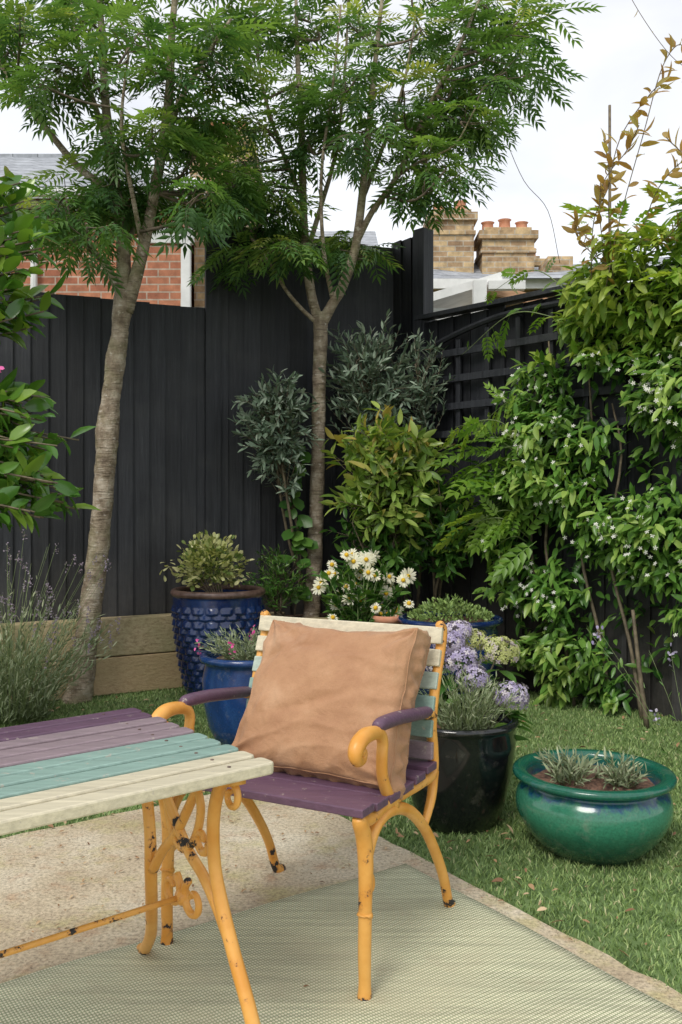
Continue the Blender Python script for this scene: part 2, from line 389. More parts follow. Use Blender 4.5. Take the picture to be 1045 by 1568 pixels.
for i in range(n+1):
    for j in range(n+1):
        q=RC-U*2.6*i/n-Vd*3.2*j/n; ed=min(i,j,6)/6
        z=.021+ .005*noise.noise(Vector((q[0]*3,q[1]*3,0)))+.003*ed*noise.noise(Vector((q[0]*9,q[1]*9,2)))
        q=q+np.array((noise.noise(Vector((q[0]*2,q[1]*2,5))),noise.noise(Vector((q[0]*2,q[1]*2,8)))))*.012
        Vv.append((q[0],q[1],z))
for i in range(n):
    for j in range(n): Ff.append((i*(n+1)+j,(i+1)*(n+1)+j,(i+1)*(n+1)+j+1,i*(n+1)+j+1))
ra.add(Vv,Ff); o=ra.obj('outdoor_rug',M['rug']); md=o.modifiers.new('s','SOLIDIFY'); md.thickness=.006; md.offset=-1

# turf blades
def fY(x): return 6.18-1.114*(x-.629)
NB=150000
X=rng.uniform(-2.6,2.6,NB*2); Y=rng.uniform(1.9,6.3,NB*2)
rel=np.stack([X-C0[0],Y-C0[1]],1)
det=U[0]*Vd[1]-U[1]*Vd[0]
au=(rel[:,0]*Vd[1]-rel[:,1]*Vd[0])/det; av=(U[0]*rel[:,1]-U[1]*rel[:,0])/det
inp=(au<.012*np.sin(Y*23)+.006*np.sin(Y*71))&(av<.012*np.sin(X*19)+.006*np.sin(X*63))
ok=(~inp)&(Y<6.18-1.114*(X-.629)-.02)&(Y<5.9+.482*(X+.845))&(np.abs(X/Y)<.44)
keep=rng.random(len(X))<np.clip(4.2/Y,0,1)**1.5
X=X[ok&keep][:NB];Y=Y[ok&keep][:NB]; n=len(X)
th=rng.uniform(0,TAU,n); h=rng.uniform(.009,.022,n); wd=rng.uniform(.0013,.0027,n); lean=rng.uniform(.3,1.2,n)*h; th2=rng.uniform(0,TAU,n)
b0=np.stack([X,Y,np.zeros(n)],1); s=np.stack([np.cos(th)*wd,np.sin(th)*wd,np.zeros(n)],1); ld=np.stack([np.cos(th2)*lean,np.sin(th2)*lean,np.zeros(n)],1)
Z=np.zeros((n,3)); Z[:,2]=h
V=np.stack([b0-s,b0+s,b0+ld*.4+Z*.6-s*.8,b0+ld*.4+Z*.6+s*.8,b0+ld+Z],1).reshape(-1,3)
F=(np.array([(0,1,3),(0,3,2),(2,3,4)])[None]+(np.arange(n)*5)[:,None,None]).reshape(-1,3)
arr_mesh('grass',V,F,M['grass'],None,np.repeat(rng.random(n)**1.1,5))
# fallen leaves
lv=Leaves(T_OV)
for i in range(1000):
    if i<700:
        x=R.uniform(-1.6,1.7); y=R.uniform(2.1,5.4)
    else:
        x=R.uniform(-1.2,.6); y=R.uniform(2.3,3.7)
    if y>fY(x)-.1: continue
    rl=np.array((x,y))-C0; a_=(rl[0]*Vd[1]-rl[1]*Vd[0])/det; c_=(U[0]*rl[1]-U[1]*rl[0])/det
    onp=a_<0 and c_<0
    if onp and (x-.2)*U[0]+(y-2.875)*U[1]<0 and (x-.2)*Vd[0]+(y-2.875)*Vd[1]<.05 and R.random()<.8: continue
    d=rdir(); d[2]*=.15
    lv.add(V3(x,y,.019 if onp else .024),d,V3(0,0,1)+rv(.3),R.uniform(.006,.020) if onp else R.uniform(.010,.042),R.random())
lv.obj('fallen_leaves',M['deadleaf'])

# ================================================================== FENCES
def boards(acc,P0,P1,z0,z1,bw=.1,side=1,jit=.006,gap=()):
    P0=Vector((*P0,0));P1=Vector((*P1,0)); d=(P1-P0); ln=d.length; d.normalize(); nn=Vector((d.y,-d.x,0))*side
    k=int(round(ln/bw)); bw=ln/k
    for i in range(k):
        c=P0+d*(i+.5)*bw; zt=z1+R.uniform(-jit,jit)
        tilt=R.uniform(.12,.17); dd=(d+nn*tilt).normalized()
        wd=bw*1.10 if i not in gap else bw*.93
        add_box(acc,c+nn*R.uniform(0,.004)+Vector((0,0,(z0+zt)/2)),dd,nn,(R.uniform(-.002,.002),0,1),wd,.014,zt-z0,R.random())
B0=(-3.3,4.717);B1=(-.845,5.9);B2=(.36,6.48);B3=(.56,6.257);B4=(3.2,3.316)
fe=empty('back_fence',(*B1,0))
a=Acc(); boards(a,B0,B1,0,2.40,.1); 
a.obj('boards',M['fence'],fe,False,.0015)
a=Acc()
add_box(a,(-2.1,5.33,.35),(.901,.434,0),(-.434,.901,0),(0,0,1),2.7,.04,.08); add_box(a,(-2.1,5.33,2.2),(.901,.434,0),(-.434,.901,0),(0,0,1),2.7,.04,.08)
a.obj('rails',M['fence'],fe,False,.002)
fe2=empty('tall_fence',(*B1,0))
a=Acc(); boards(a,B1,B2,0,2.96,.115,jit=.015,gap=(1,4,6)); boards(a,B2,B3,0,2.99,.1)
add_box(a,(B1[0]+.02,B1[1]-.02,1.49),(.901,.434,0),(-.434,.901,0),(0,0,1),.1,.03,2.98)
add_box(a,(B3[0],B3[1]-.02,1.5),(.668,-.744,0),(.744,.668,0),(0,0,1),.1,.1,3.02)
a.obj('boards',M['fence'],fe2,False,.0015)
fe3=empty('side_fence',(*B3,0))
a=Acc(); boards(a,B3,B4,0,2.38,.14)
a.obj('boards',M['fence'],fe3,False,.0015)
a=Acc(); d=Vector((.668,-.744,0)); nn=Vector((-.744,-.668,0)); o0=Vector((*B3,0))+nn*.045
for i in range(9):
    s=.12+i*.24; zt=2.16+.14*math.sin(min(1,(i)/4)*math.pi/2)
    add_box(a,o0+d*s+Vector((0,0,(1.55+zt)/2)),d,nn,(0,0,1),.034,.022,zt-1.55,.7)
for z in(1.6,1.78,1.96,2.13): add_box(a,o0+nn*.02+d*1.05+Vector((0,0,z)),d,nn,(0,0,1),2.1,.018,.045,1.)
tube(a,[(*(o0+nn*.02+d*(.06+.17*i)+Vector((0,0,2.17+.15*math.sin(min(1,i/5)*math.pi/2)))),.02) for i in range(13)],6,3)
for s in (.02,1.9): add_box(a,o0+d*s+Vector((0,0,1.2)),d,nn,(0,0,1),.075,.075,2.4,.6)
add_box(a,o0+d*1.5+Vector((0,0,2.40)),d,nn,(0,0,1),3.0,.09,.03,.8)
a.obj('trellis',M['fence'],fe3,False,.002)

# sleepers & raised beds
S0=Vector((-2.6,4.835,0));S1=Vector((-1.0,5.705,0)); sd=(S1-S0).normalized(); sn=Vector((sd.y,-sd.x,0))
rb=empty('timber_raised_bed',S1)
a=Acc()
ln=(S1-S0).length
for k,(z,off,t0) in enumerate(((.115,0,.9),(.345,.012,.2))):
    if k==0:
        add_box(a,S0+sd*(ln*.31)+Vector((0,0,z)),sd,sn,(0,0,1),ln*.62-.004,.10,.22,.2); add_box(a,S0+sd*(ln*.81)+Vector((0,0,z))-sn*.01,sd,sn,(0,0,1),ln*.38,.10,.222,.95)
    else:
        add_box(a,S0+sd*(ln*.5)+Vector((0,0,z))-sn*off,sd,sn,(0,0,1),ln,.10,.225,t0)
a.obj('sleepers',M['sleeper'],rb,False,.006)
rb2=empty('planting_bed',(0,5.7,0))
a=Acc(); p0=Vector((-.42,5.66,0));p1=Vector((.80,5.80,0)); dd=(p1-p0).normalized(); nn2=Vector((dd.y,-dd.x,0))
for z in(.11,.325): add_box(a,(p0+p1)/2+Vector((0,0,z)),dd,nn2,(0,0,1),(p1-p0).length,.1,.21,.3)
add_box(a,(-.42,5.88,.22),(0,1,0),(1,0,0),(0,0,1),.32,.1,.42,.3)
a.obj('sleepers',M['sleeper'],rb2,False,.006)
a=Acc(); a.add([(-.4,5.68,.40),(.8,5.82,.40),(.38,6.44,.40),(-.4,6.08,.40)],[(0,1,2,3)]); a.obj('soil',M['soil'],rb2,False)

# ================================================================== HOUSES
h=empty('brick_house',(-3,9,0))
a=Acc(); abox(a,-7,-1.56,9,13,0,4.15); a.obj('red_walls',M['redbrick'],h,False)
a=Acc(); abox(a,-1.5,-1.05,9.35,13,0,4.35); abox(a,-1.72,-1.04,10.4,11.6,4.3,5.40); abox(a,-1.77,-.99,10.35,11.65,5.18,5.27); a.obj('stock_walls',M['stock'],h,False)
a=Acc(); abox(a,-2.0,-1.45,8.97,9.05,3.70,3.85); abox(a,-1.57,-1.48,8.96,9.04,2.2,3.70); abox(a,-7,-1.4,8.98,8.995,4.02,4.12)
tube(a,[(-3.0,8.93,0,.035),(-3.0,8.93,4.1,.035)],8,1); a.obj('window_frame',M['whitep'],h,False,.004)
a=Acc(); abox(a,-4.1,-3.3,8.98,9.01,2.9,3.8); a.obj('window_glass',M['glass'],h,False)
a=Acc(); abox(a,-4.15,-4.1,8.96,9.02,2.85,3.85); abox(a,-3.3,-3.25,8.96,9.02,2.85,3.85); abox(a,-4.15,-3.25,8.955,9.02,3.8,3.86); abox(a,-3.72,-3.68,8.96,9.02,2.9,3.8); a.obj('window_surround',M['whitep'],h,False)
a=Acc(); a.add([(-7,8.8,4.12),(-1.35,8.8,4.12),(-1.35,8.8,4.2),(-7,8.8,4.2),(-3.1,11,5.35),(-7,11,5.35),(-2.9,11,5.30)],[(0,1,2,3),(3,2,6,4,5),(0,3,5),(1,6,2)])
a.obj('slate_roof',M['slate'],h,False)
a=Acc(); tube(a,[(-1.33,8.79,4.22,.035),(-2.1,9.9,4.78,.035),(-2.9,11,5.37,.035)],6,2); tube(a,[(-7,8.75,4.12,.05),(-1.3,8.75,4.12,.05)],8,1); a.obj('fascia',M['whitep'],h,False)
a=Acc()
for x in(-1.57,-1.38,-1.19): lathe(a,(x,11,5.38),[(.07,0),(.085,.03),(.07,.06),(.065,.3),(.085,.33),(.06,.33)],16)
a.obj('chimney_pots',M['terra'],h)

h=empty('pale_house',(-1,14,0))
a=Acc(); abox(a,-1.9,.5,14,18,0,4.9); a.obj('walls',M['render'],h,False)
a=Acc(); a.add([(-2,13.8,4.88),(.6,13.8,4.88),(.6,16,5.9),(-2,16,5.9),(.6,18,4.9),(-2,18,4.9)],[(0,1,2,3),(3,2,4,5)]); a.obj('slate_roof',M['slate'],h,False)
a=Acc(); abox(a,-1.2,-.7,13.97,14.0,3.6,4.5); a.obj('window',M['glass'],h,False)

def stack(acc,pots,x,y,z0,z1,w,d,npot,lip=.05):
    abox(acc,x-w/2,x+w/2,y,y+d,z0,z1)
    abox(acc,x-w/2-lip*.5,x+w/2+lip*.5,y-lip*.5,y+d+lip*.5,z1-.32,z1-.26)
    abox(acc,x-w/2-lip,x+w/2+lip,y-lip,y+d+lip,z1-.12,z1-.003); abox(acc,x-w/2+.03,x+w/2-.03,y+.03,y+d-.03,z1-.01,z1+.06)
    for i in range(npot):
        px=x-w/2+w*(i+.5)/npot
        lathe(pots,(px,y+d/2,z1+.05),[(.09,0),(.10,.02),(.085,.05),(.08,.13+.04*(i%2)),(.10,.15+.04*(i%2)),(.07,.15+.04*(i%2))],16)
h=empty('terrace_house',(2,13,0))
a=Acc();pt=Acc()
stack(a,pt,1.58,13,3,5.28,.62,.6,2); stack(a,pt,2.38,13,3,5.02,.74,.6,3); stack(a,pt,3.05,15,3,5.15,.5,.6,2)
abox(a,1.05,2.95,13.3,17,0,4.45); abox(a,2.85,3.2,12.6,13.2,0,4.55)
a.obj('stock_walls',M['stock'],h,False,.004); pt.obj('chimney_pots',M['terra'],h)
a=Acc(); a.add([(.7,12.2,4.12),(2.9,12.2,4.12),(2.9,13.6,4.62),(.7,13.6,4.85)],[(0,1,2,3)]); a.add([(2.3,12.0,4.1),(6,12.0,4.1),(6,14,5.0),(2.9,14,4.75)],[(0,1,2,3)]); a.obj('slate_roof',M['slate'],h,False)
a=Acc(); abox(a,.7,3.2,12.15,12.2,4.0,4.13); a.obj('gutter',M['whitep'],h,False)
h=empty('garden_shed',(1.4,8.6,0))
a=Acc(); abox(a,.7,1.42,8.6,10,0,2.98)
for i in range(7): abox(a,.7,1.42,8.585+.003*i,8.6,2.3+.1*i,2.37+.1*i)
a.add([(.7,8.5,2.98),(1.5,8.5,3.22),(1.5,8.5,3.30),(.7,8.5,3.06)],[(0,1,2,3)]); a.add([(.7,8.5,3.06),(1.5,8.5,3.30),(1.5,10,3.30),(.7,10,3.06)],[(0,1,2,3)])
abox(a,1.22,1.34,8.4,8.5,2.3,3.2); abox(a,1.36,1.7,8.42,8.5,3.12,3.2)
a.obj('white_cladding',M['whitep'],h,False,.004)
a=Acc(); add_box(a,(1.75,8.7,3.1),(1,0,-.25),(0,1,0),(.25,0,1),.85,.05,.09); add_box(a,(1.75,8.7,2.9),(1,0,0),(0,1,0),(0,0,1),.75,.05,.08); abox(a,2.08,2.15,8.65,8.75,0,3.0); add_box(a,(2.0,9,3.0),(0,1,0),(1,0,0),(0,0,1),1.2,.05,.07)
a.obj('roof_timbers',M['tan_t'],h,False,.004)
a=Acc(); abox(a,1.45,2.1,8.78,10,0,2.85); a.obj('brick_base',M['stock'],h,False)

# ================================================================== TREES
def make_tree(name,trunk,limbs,clumps):
    e=empty(name,trunk[0][:3])
    a=Acc(); tube(a,trunk,20,14,.16)
    for lb in limbs: tube(a,lb,10,6,.10)
    a.obj('trunk',M['bark'],e)
    pts=np.vstack([catmull(lb,8) for lb in limbs])
    tw=Acc(); lv=Leaves(T_PIN)
    ctr=np.mean([c[:3] for c in clumps],axis=0)
    for (x,y,z,r,n) in clumps:
        c=V3(x,y,z)
        d=np.linalg.norm(pts[:,:3]-c,axis=1)+np.maximum(0,pts[:,2]-c[2]+.05)*3; j=np.argmin(d); s=pts[j]
        m=(s[:3]+c)/2+rv(.04)+V3(0,0,-.03)
        br=catmull([(*s[:3],min(s[3]*.8,.012)),(*m,.008),(*c,.005)],4); tube(tw,[tuple(q) for q in br],5,1)
        for k in range(n):
            q=rdir(); p=c+q*r*R.uniform(.35,1.15)*V3(1.1,1.2,.7)
            b0=br[R.randint(len(br)//2,len(br)-1)][:3]
            mm=(b0+p)/2+rv(.02)
            tube(tw,[(*b0,.0035),(*mm,.0028),(*p,.0018)],4,2)
            o=p-ctr; o/=np.linalg.norm(o)+1e-6
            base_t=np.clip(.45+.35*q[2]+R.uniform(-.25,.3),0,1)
            m_=R.randint(4,6); ph=R.uniform(0,TAU)
            tip=norm(p-b0)
            for i in range(m_):
                an=ph+TAU*i/m_*1.0+R.uniform(-.3,.3)
                hz=V3(math.cos(an),math.sin(an),R.uniform(-.6,.25))
                dv_=hz+tip*.5+o*.3
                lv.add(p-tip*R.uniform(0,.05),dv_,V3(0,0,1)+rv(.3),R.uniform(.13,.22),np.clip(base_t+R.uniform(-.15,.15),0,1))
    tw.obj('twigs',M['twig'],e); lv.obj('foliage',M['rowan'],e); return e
def cl3(lst,y0,dy,r,n,extra=1):
    out=[]
    for (x,z) in lst:
        for k in range(extra+1):
            yy=y0+R.uniform(-dy,dy) if k else y0+R.uniform(-.2,.2)
            f=yy/y0
            out.append((x*f+R.uniform(-.04,.04),yy,1.15+(z-1.15)*f+R.uniform(-.04,.04),r*R.uniform(.8,1.15),n))
    return out
t1=[(-1.535,5.3,-.02,.088),(-1.505,5.3,.12,.072),(-1.46,5.3,.5,.064),(-1.41,5.3,.85,.061),(-1.375,5.3,1.25,.058),(-1.353,5.3,1.6,.064),(-1.335,5.3,1.75,.052),(-1.305,5.3,1.98,.057),(-1.278,5.3,2.17,.051),(-1.262,5.3,2.36,.056),(-1.258,5.3,2.48,.035)]
L1=[[(-1.262,5.3,2.34,.045),(-1.262,5.3,2.63,.038),(-1.305,5.33,2.93,.032),(-1.37,5.36,3.38,.027),(-1.41,5.4,3.84,.020),(-1.45,5.4,4.5,.010)],
 [(-1.25,5.3,2.26,.045),(-1.185,5.28,2.45,.038),(-1.14,5.27,2.62,.034),(-1.07,5.25,2.93,.030),(-.987,5.22,3.42,.026),(-.96,5.2,3.84,.020),(-.9,5.2,4.5,.010)],
 [(-1.28,5.3,2.36,.026),(-1.35,5.27,2.5,.020),(-1.45,5.22,2.62,.017),(-1.56,5.2,2.66,.013),(-1.72,5.18,2.84,.007)],
 [(-1.30,5.33,2.88,.026),(-1.42,5.35,3.02,.023),(-1.58,5.38,3.16,.021),(-1.83,5.4,3.48,.017),(-2.02,5.4,3.75,.012),(-2.2,5.4,4.2,.006)],
 [(-1.04,5.24,3.1,.020),(-.93,5.15,3.36,.017),(-.78,5.05,3.56,.013),(-.6,5.0,3.8,.007)],
 [(-1.35,5.36,3.2,.020),(-1.5,5.5,3.6,.016),(-1.62,5.6,4.0,.011),(-1.7,5.7,4.4,.006)],
 [(-1.14,5.27,2.6,.016),(-1.16,5.1,2.85,.013),(-1.2,5.0,3.2,.010),(-1.15,4.95,3.6,.006)],
 [(-1.26,5.31,2.62,.016),(-1.2,5.5,2.9,.014),(-1.1,5.7,3.3,.011),(-1.0,5.8,3.9,.006)]]
c1=cl3([(-1.86,3.97),(-1.74,3.62),(-1.98,3.8),(-1.44,3.92),(-1.51,3.66),(-1.13,3.87),(-1.63,2.94),(-1.80,2.84),(-1.5,2.76),(-1.36,2.98),(-1.15,2.92),(-1.09,3.31),(-1.36,3.27),(-.86,3.16),(-.80,3.42),(-.74,3.89),(-.64,3.64),(-.60,3.04),(-1.13,3.04),(-1.0,3.65),(-.78,2.98)],5.3,.6,.18,5,1)
c1+=cl3([(-2.1,4.2),(-1.6,4.3),(-1.1,4.25),(-.65,4.2)],5.4,.5,.28,6,0)
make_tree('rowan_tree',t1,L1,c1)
t2=[(-.195,5.9,.38,.066),(-.188,5.9,.45,.054),(-.165,5.9,.9,.048),(-.15,5.9,1.44,.045),(-.14,5.9,1.9,.043),(-.133,5.9,2.2,.045),(-.133,5.9,2.31,.048),(-.133,5.9,2.38,.03)]
L2=[[(-.135,5.9,2.28,.034),(-.2,5.9,2.54,.031),(-.238,5.9,2.92,.027),(-.255,5.92,3.56,.022),(-.285,5.95,4.1,.015),(-.3,6,4.7,.008)],
 [(-.13,5.9,2.29,.036),(-.06,5.88,2.42,.033),(.01,5.86,2.54,.031),(.095,5.85,2.8,.028),(.16,5.85,3.34,.023),(.22,5.85,3.98,.016),(.3,5.85,4.7,.008)],
 [(-.225,5.9,2.75,.018),(-.13,6.0,3.1,.016),(-.03,6.05,3.5,.013),(.03,6.1,4.1,.009),(.05,6.1,4.6,.005)],
 [(.10,5.85,2.82,.022),(.2,5.8,3.0,.020),(.35,5.75,3.2,.018),(.54,5.7,3.6,.015),(.72,5.65,3.95,.012),(.9,5.6,4.35,.006)],
 [(-.14,5.9,2.3,.017),(-.24,5.86,2.38,.013),(-.35,5.8,2.5,.011),(-.45,5.75,2.66,.009),(-.6,5.7,2.85,.006)],
 [(-.05,5.88,2.44,.016),(-.11,5.75,2.75,.013),(-.12,5.65,3.2,.010),(-.05,5.6,3.7,.008),(0,5.6,4.2,.005)],
 [(-.245,5.9,3.1,.016),(-.38,5.8,3.4,.013),(-.5,5.75,3.8,.010),(-.55,5.7,4.3,.005)],
 [(.14,5.85,3.1,.016),(.28,6.0,3.5,.013),(.42,6.1,3.95,.010),(.5,6.1,4.4,.005)],
 [(.35,5.75,3.2,.011),(.5,5.6,3.25,.009),(.68,5.5,3.3,.006),(.8,5.45,3.5,.004)]]
c2=cl3([(-.51,4.2),(-.18,4.2),(.16,4.19),(.5,4.15),(.84,4.19),(1.10,4.2),(1.02,3.88),(.75,3.81),(.41,3.77),(.08,3.85),(-.3,3.85),(-.51,3.56),(-.22,3.47),(.16,3.50),(.5,3.43),(.80,3.58),(-.43,3.18),(-.6,2.94),(-.68,2.72),(-.35,2.82),(.10,2.80),(.50,3.20),(.66,3.28),(.95,4.0),(.62,3.62),(-.06,3.7),(-.4,3.0),(-.62,3.3)],5.85,.55,.18,5,1)
c2+=cl3([(-.5,4.5),(0,4.6),(.5,4.55),(1.0,4.4)],5.9,.5,.28,6,0)
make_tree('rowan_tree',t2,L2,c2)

# ================================================================== SIDE CLIMBER
je=empty('climbing_jasmine',(1.6,5.0,0))
lv=Leaves(T_LAN); lvb=Leaves(T_LAN); fl=[]
def xl(z):
    zs=[0,.15,.4,.7,1.0,1.3,1.6,1.9,2.2,2.4,2.7]; xs=[1.3,1.28,1.16,1.06,1.02,1.06,1.13,1.24,1.36,1.44,1.9]
    return float(np.interp(z,zs,xs))
def xr(z): return float(np.interp(z,[0,.3,.6,1.0],[1.62,1.75,2.2,2.5]))
cnt=0
while cnt<9500:
    z=R.uniform(.04,2.72); x=R.uniform(.85,2.4)
    lo=xl(z)+.18*noise.noise(Vector((z*6,3,0)))+.14*noise.noise(Vector((z*15,9,0)))
    if x<lo or x>xr(z): continue
    lump=noise.noise(Vector((x*3.2,z*3.2,1.7)))+.6*noise.noise(Vector((x*7.5,z*7.5,4)))
    if lump<-.18 and R.random()<.86: continue
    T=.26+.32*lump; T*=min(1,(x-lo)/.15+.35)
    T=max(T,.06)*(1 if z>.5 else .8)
    off=.03+T*(R.random()**.45)
    yb=fY(x); p=V3(x-.744*off+.0,yb-.668*off,z)
    outn=V3(-.744,-.668,.25)
    d=outn*R.uniform(.2,.9)+V3(0,0,-.45)+rv(.5)
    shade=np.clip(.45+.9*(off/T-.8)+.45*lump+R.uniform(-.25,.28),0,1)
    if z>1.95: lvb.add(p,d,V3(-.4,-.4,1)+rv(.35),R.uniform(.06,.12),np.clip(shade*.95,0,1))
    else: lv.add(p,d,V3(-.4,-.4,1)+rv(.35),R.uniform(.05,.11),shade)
    if cnt%30==0 and z<1.95 and z>.45: fl.append(V3(x-.744*(T+.06),yb-.668*(T+.06),z))
    cnt+=1
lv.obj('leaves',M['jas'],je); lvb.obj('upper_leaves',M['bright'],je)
pet=tpl_leaf(.45,.02,-.1,.6); lf=Leaves(pet)
for p in fl:
    for g in range(R.randint(1,3)):
        q=p+rv(.025); nz_=norm(V3(-.6,-.6,.4)+rv(.5)); t_=norm(np.cross(nz_,rdir())); b_=np.cross(nz_,t_)
        for i in range(5):
            an=TAU*i/5; lf.add(q,t_*math.cos(an)+b_*math.sin(an)+nz_*.1,nz_,.0135,R.random())
lf.obj('star_flowers',M['star'],je)
st=Acc()
for (x,top) in((1.15,1.9),(1.22,2.1),(1.38,2.3),(1.5,1.7)):
    yb=fY(x)
    tube(st,[(x+.1,yb-.35,0,.012),(x+.05,yb-.3,.4,.010),(x-.03,yb-.2,.9,.009),(x+.03,yb-.22,1.4,.007),(x,yb-.15,top,.005)],6,4)
tube(st,[(1.56,4.66,0,.014),(1.52,4.66,.3,.012),(1.50,4.7,.6,.009)],6,4)
st.obj('woody_stems',M['stem'],je)

we=empty('wisteria',(.9,5.6,0)); lv=Leaves(T_PIN2); st=Acc()
for i in range(26):
    z=R.uniform(.8,1.5); x=R.uniform(.84,1.15)
    yb=fY(x)-R.uniform(.2,.5)
    lv.add(V3(x,yb,z),V3(-.8,-.5,R.uniform(-.3,.35))+rv(.3),V3(0,-.3,1)+rv(.2),R.uniform(.16,.28),R.random()*.8)
for i in range(8):
    x=1.1;z=R.uniform(.9,1.5); yb=fY(x)-.3; x2=R.uniform(.68,.9); z2=z+R.uniform(-.1,.2)
    path=catmull([(x,yb,z,.004),((x+x2)/2,yb-.1,(z+z2)/2+.08,.003),(x2,yb+.1,z2,.0015)],6)
    tube(st,[tuple(q) for q in path],4,1); leaves_along(lv,path,6,.2,60,.2)
for (A,B) in (((1.25,5.2,2.2),(.76,5.75,2.08)),((1.3,5.1,2.3),(.9,5.55,2.42)),((1.2,5.2,1.7),(.78,5.6,1.55))):
    A=np.array(A);B=np.array(B); m_=(A+B)/2+V3(0,-.1,.12)
    path=catmull([(*A,.003),(*m_,.003),(*B,.0015)],8); tube(st,[tuple(q) for q in path],4,1); leaves_along(lv,path,7,.15,60,.1)
st.obj('stems',M['gstem'],we); lv.obj('leaves',M['bright'],we)
# high wispy vines and stake
ve=empty('brown_vine',(1.53,5.2,0)); st=Acc(); lv=Leaves(T_LAN); lv2=Leaves(T_PIN2)
tube(st,[(1.534,5.22,0,.011),(1.536,5.22,1.8,.010),(1.534,5.22,3.42,.008)],6,2)
vin=[[(1.35,4.7,2.2),(1.42,4.65,2.6),(1.52,4.6,3.0),(1.62,4.6,3.35),(1.72,4.6,3.45),(1.76,4.6,3.2)],
[(1.4,4.7,2.3),(1.37,4.68,2.7),(1.42,4.66,3.0),(1.55,4.6,3.2),(1.64,4.6,3.28)],
[(1.5,4.65,2.4),(1.58,4.6,2.7),(1.7,4.55,2.85),(1.85,4.5,2.9)],
[(1.3,4.75,2.3),(1.3,4.7,2.6),(1.38,4.7,2.8),(1.35,4.7,3.02)],
[(1.4,4.7,2.35),(1.25,4.75,2.5),(1.22,4.75,2.62)],[(1.55,4.6,2.4),(1.68,4.5,2.55),(1.72,4.5,2.8),(1.6,4.5,2.95)],
[(1.35,4.7,2.4),(1.33,4.68,2.75),(1.46,4.66,2.95),(1.5,4.6,3.05)]]
for pth in vin:
    path=catmull([(*q,.0025) for q in pth],6); tube(st,[tuple(q) for q in path],4,1)
    leaves_along(lv,path,30,.09,70,.05,-.3,.5)
path=catmull([(1.35,4.6,3.9,.0018),(1.5,4.6,3.62,.0018),(1.66,4.6,3.4,.0018),(1.8,4.6,3.3,.0018)],6); tube(st,[tuple(q) for q in path],4,1); leaves_along(lv,path,6,.05,65,.1,-.3,.4)
st.obj('stems',M['stem'],ve); lv.obj('leaves',M['brownvine'],ve)
for i in range(70):
    x=R.uniform(1.35,1.9); z=R.uniform(2.25,2.75)-.15*abs(x-1.5)
    lv2.add(V3(x,fY(x)-R.uniform(.1,.45),z),V3(R.uniform(-1,.6),-.6,R.uniform(-.4,.5)),V3(0,-.2,1)+rv(.2),R.uniform(.14,.24),R.uniform(.3,1))
lv2.obj('upper_leaves',M['bright'],we)
a=Acc(); tube(a,[(1.08,6.1,3.62,.0022),(1.22,6.1,3.3,.0022),(1.38,6.1,3.1,.0022),(1.46,6.1,2.75,.0022)],4,5); tube(a,[(.9,6.1,3.8,.0022),(1.08,6.1,3.62,.0022)],4,1)
a.obj('loose_wire',M['twig'])

# ================================================================== SHRUBS
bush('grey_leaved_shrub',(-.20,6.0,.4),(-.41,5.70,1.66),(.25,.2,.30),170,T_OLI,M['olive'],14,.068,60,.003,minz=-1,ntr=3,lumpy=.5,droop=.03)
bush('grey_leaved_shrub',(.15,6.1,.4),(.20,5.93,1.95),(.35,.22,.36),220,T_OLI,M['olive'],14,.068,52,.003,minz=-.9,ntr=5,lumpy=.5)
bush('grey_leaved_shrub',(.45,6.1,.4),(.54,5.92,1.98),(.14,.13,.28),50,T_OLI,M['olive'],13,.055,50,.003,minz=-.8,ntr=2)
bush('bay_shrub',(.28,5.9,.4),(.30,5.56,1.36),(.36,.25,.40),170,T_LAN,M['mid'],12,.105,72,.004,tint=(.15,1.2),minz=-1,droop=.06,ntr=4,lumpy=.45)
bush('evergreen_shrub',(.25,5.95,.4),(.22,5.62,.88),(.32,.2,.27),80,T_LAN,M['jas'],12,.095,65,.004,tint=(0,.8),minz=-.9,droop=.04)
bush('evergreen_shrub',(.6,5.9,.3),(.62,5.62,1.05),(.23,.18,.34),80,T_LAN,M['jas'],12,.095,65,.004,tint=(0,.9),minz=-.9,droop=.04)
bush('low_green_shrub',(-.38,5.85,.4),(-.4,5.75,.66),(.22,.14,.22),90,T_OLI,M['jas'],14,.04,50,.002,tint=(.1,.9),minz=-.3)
e=empty('heart_leaf_climber',(-.3,5.95,.4)); st=Acc(); lv=Leaves(T_ROUND)
path=catmull([(-.3,5.85,.42,.006),(-.26,5.85,.8,.006),(-.3,5.83,1.2,.005),(-.24,5.85,1.5,.003)],8); tube(st,[tuple(q) for q in path],5,1)
for i in range(44):
    q=path[R.randint(3,len(path)-1)]; lv.add(q[:3]+rv(.02),V3(R.uniform(-1,1),-.5,R.uniform(-.9,.1)),V3(0,-1,.6)+rv(.3),R.uniform(.08,.14),R.random()*.7)
st.obj('stems',M['stem'],e); lv.obj('leaves',M['jas'],e)
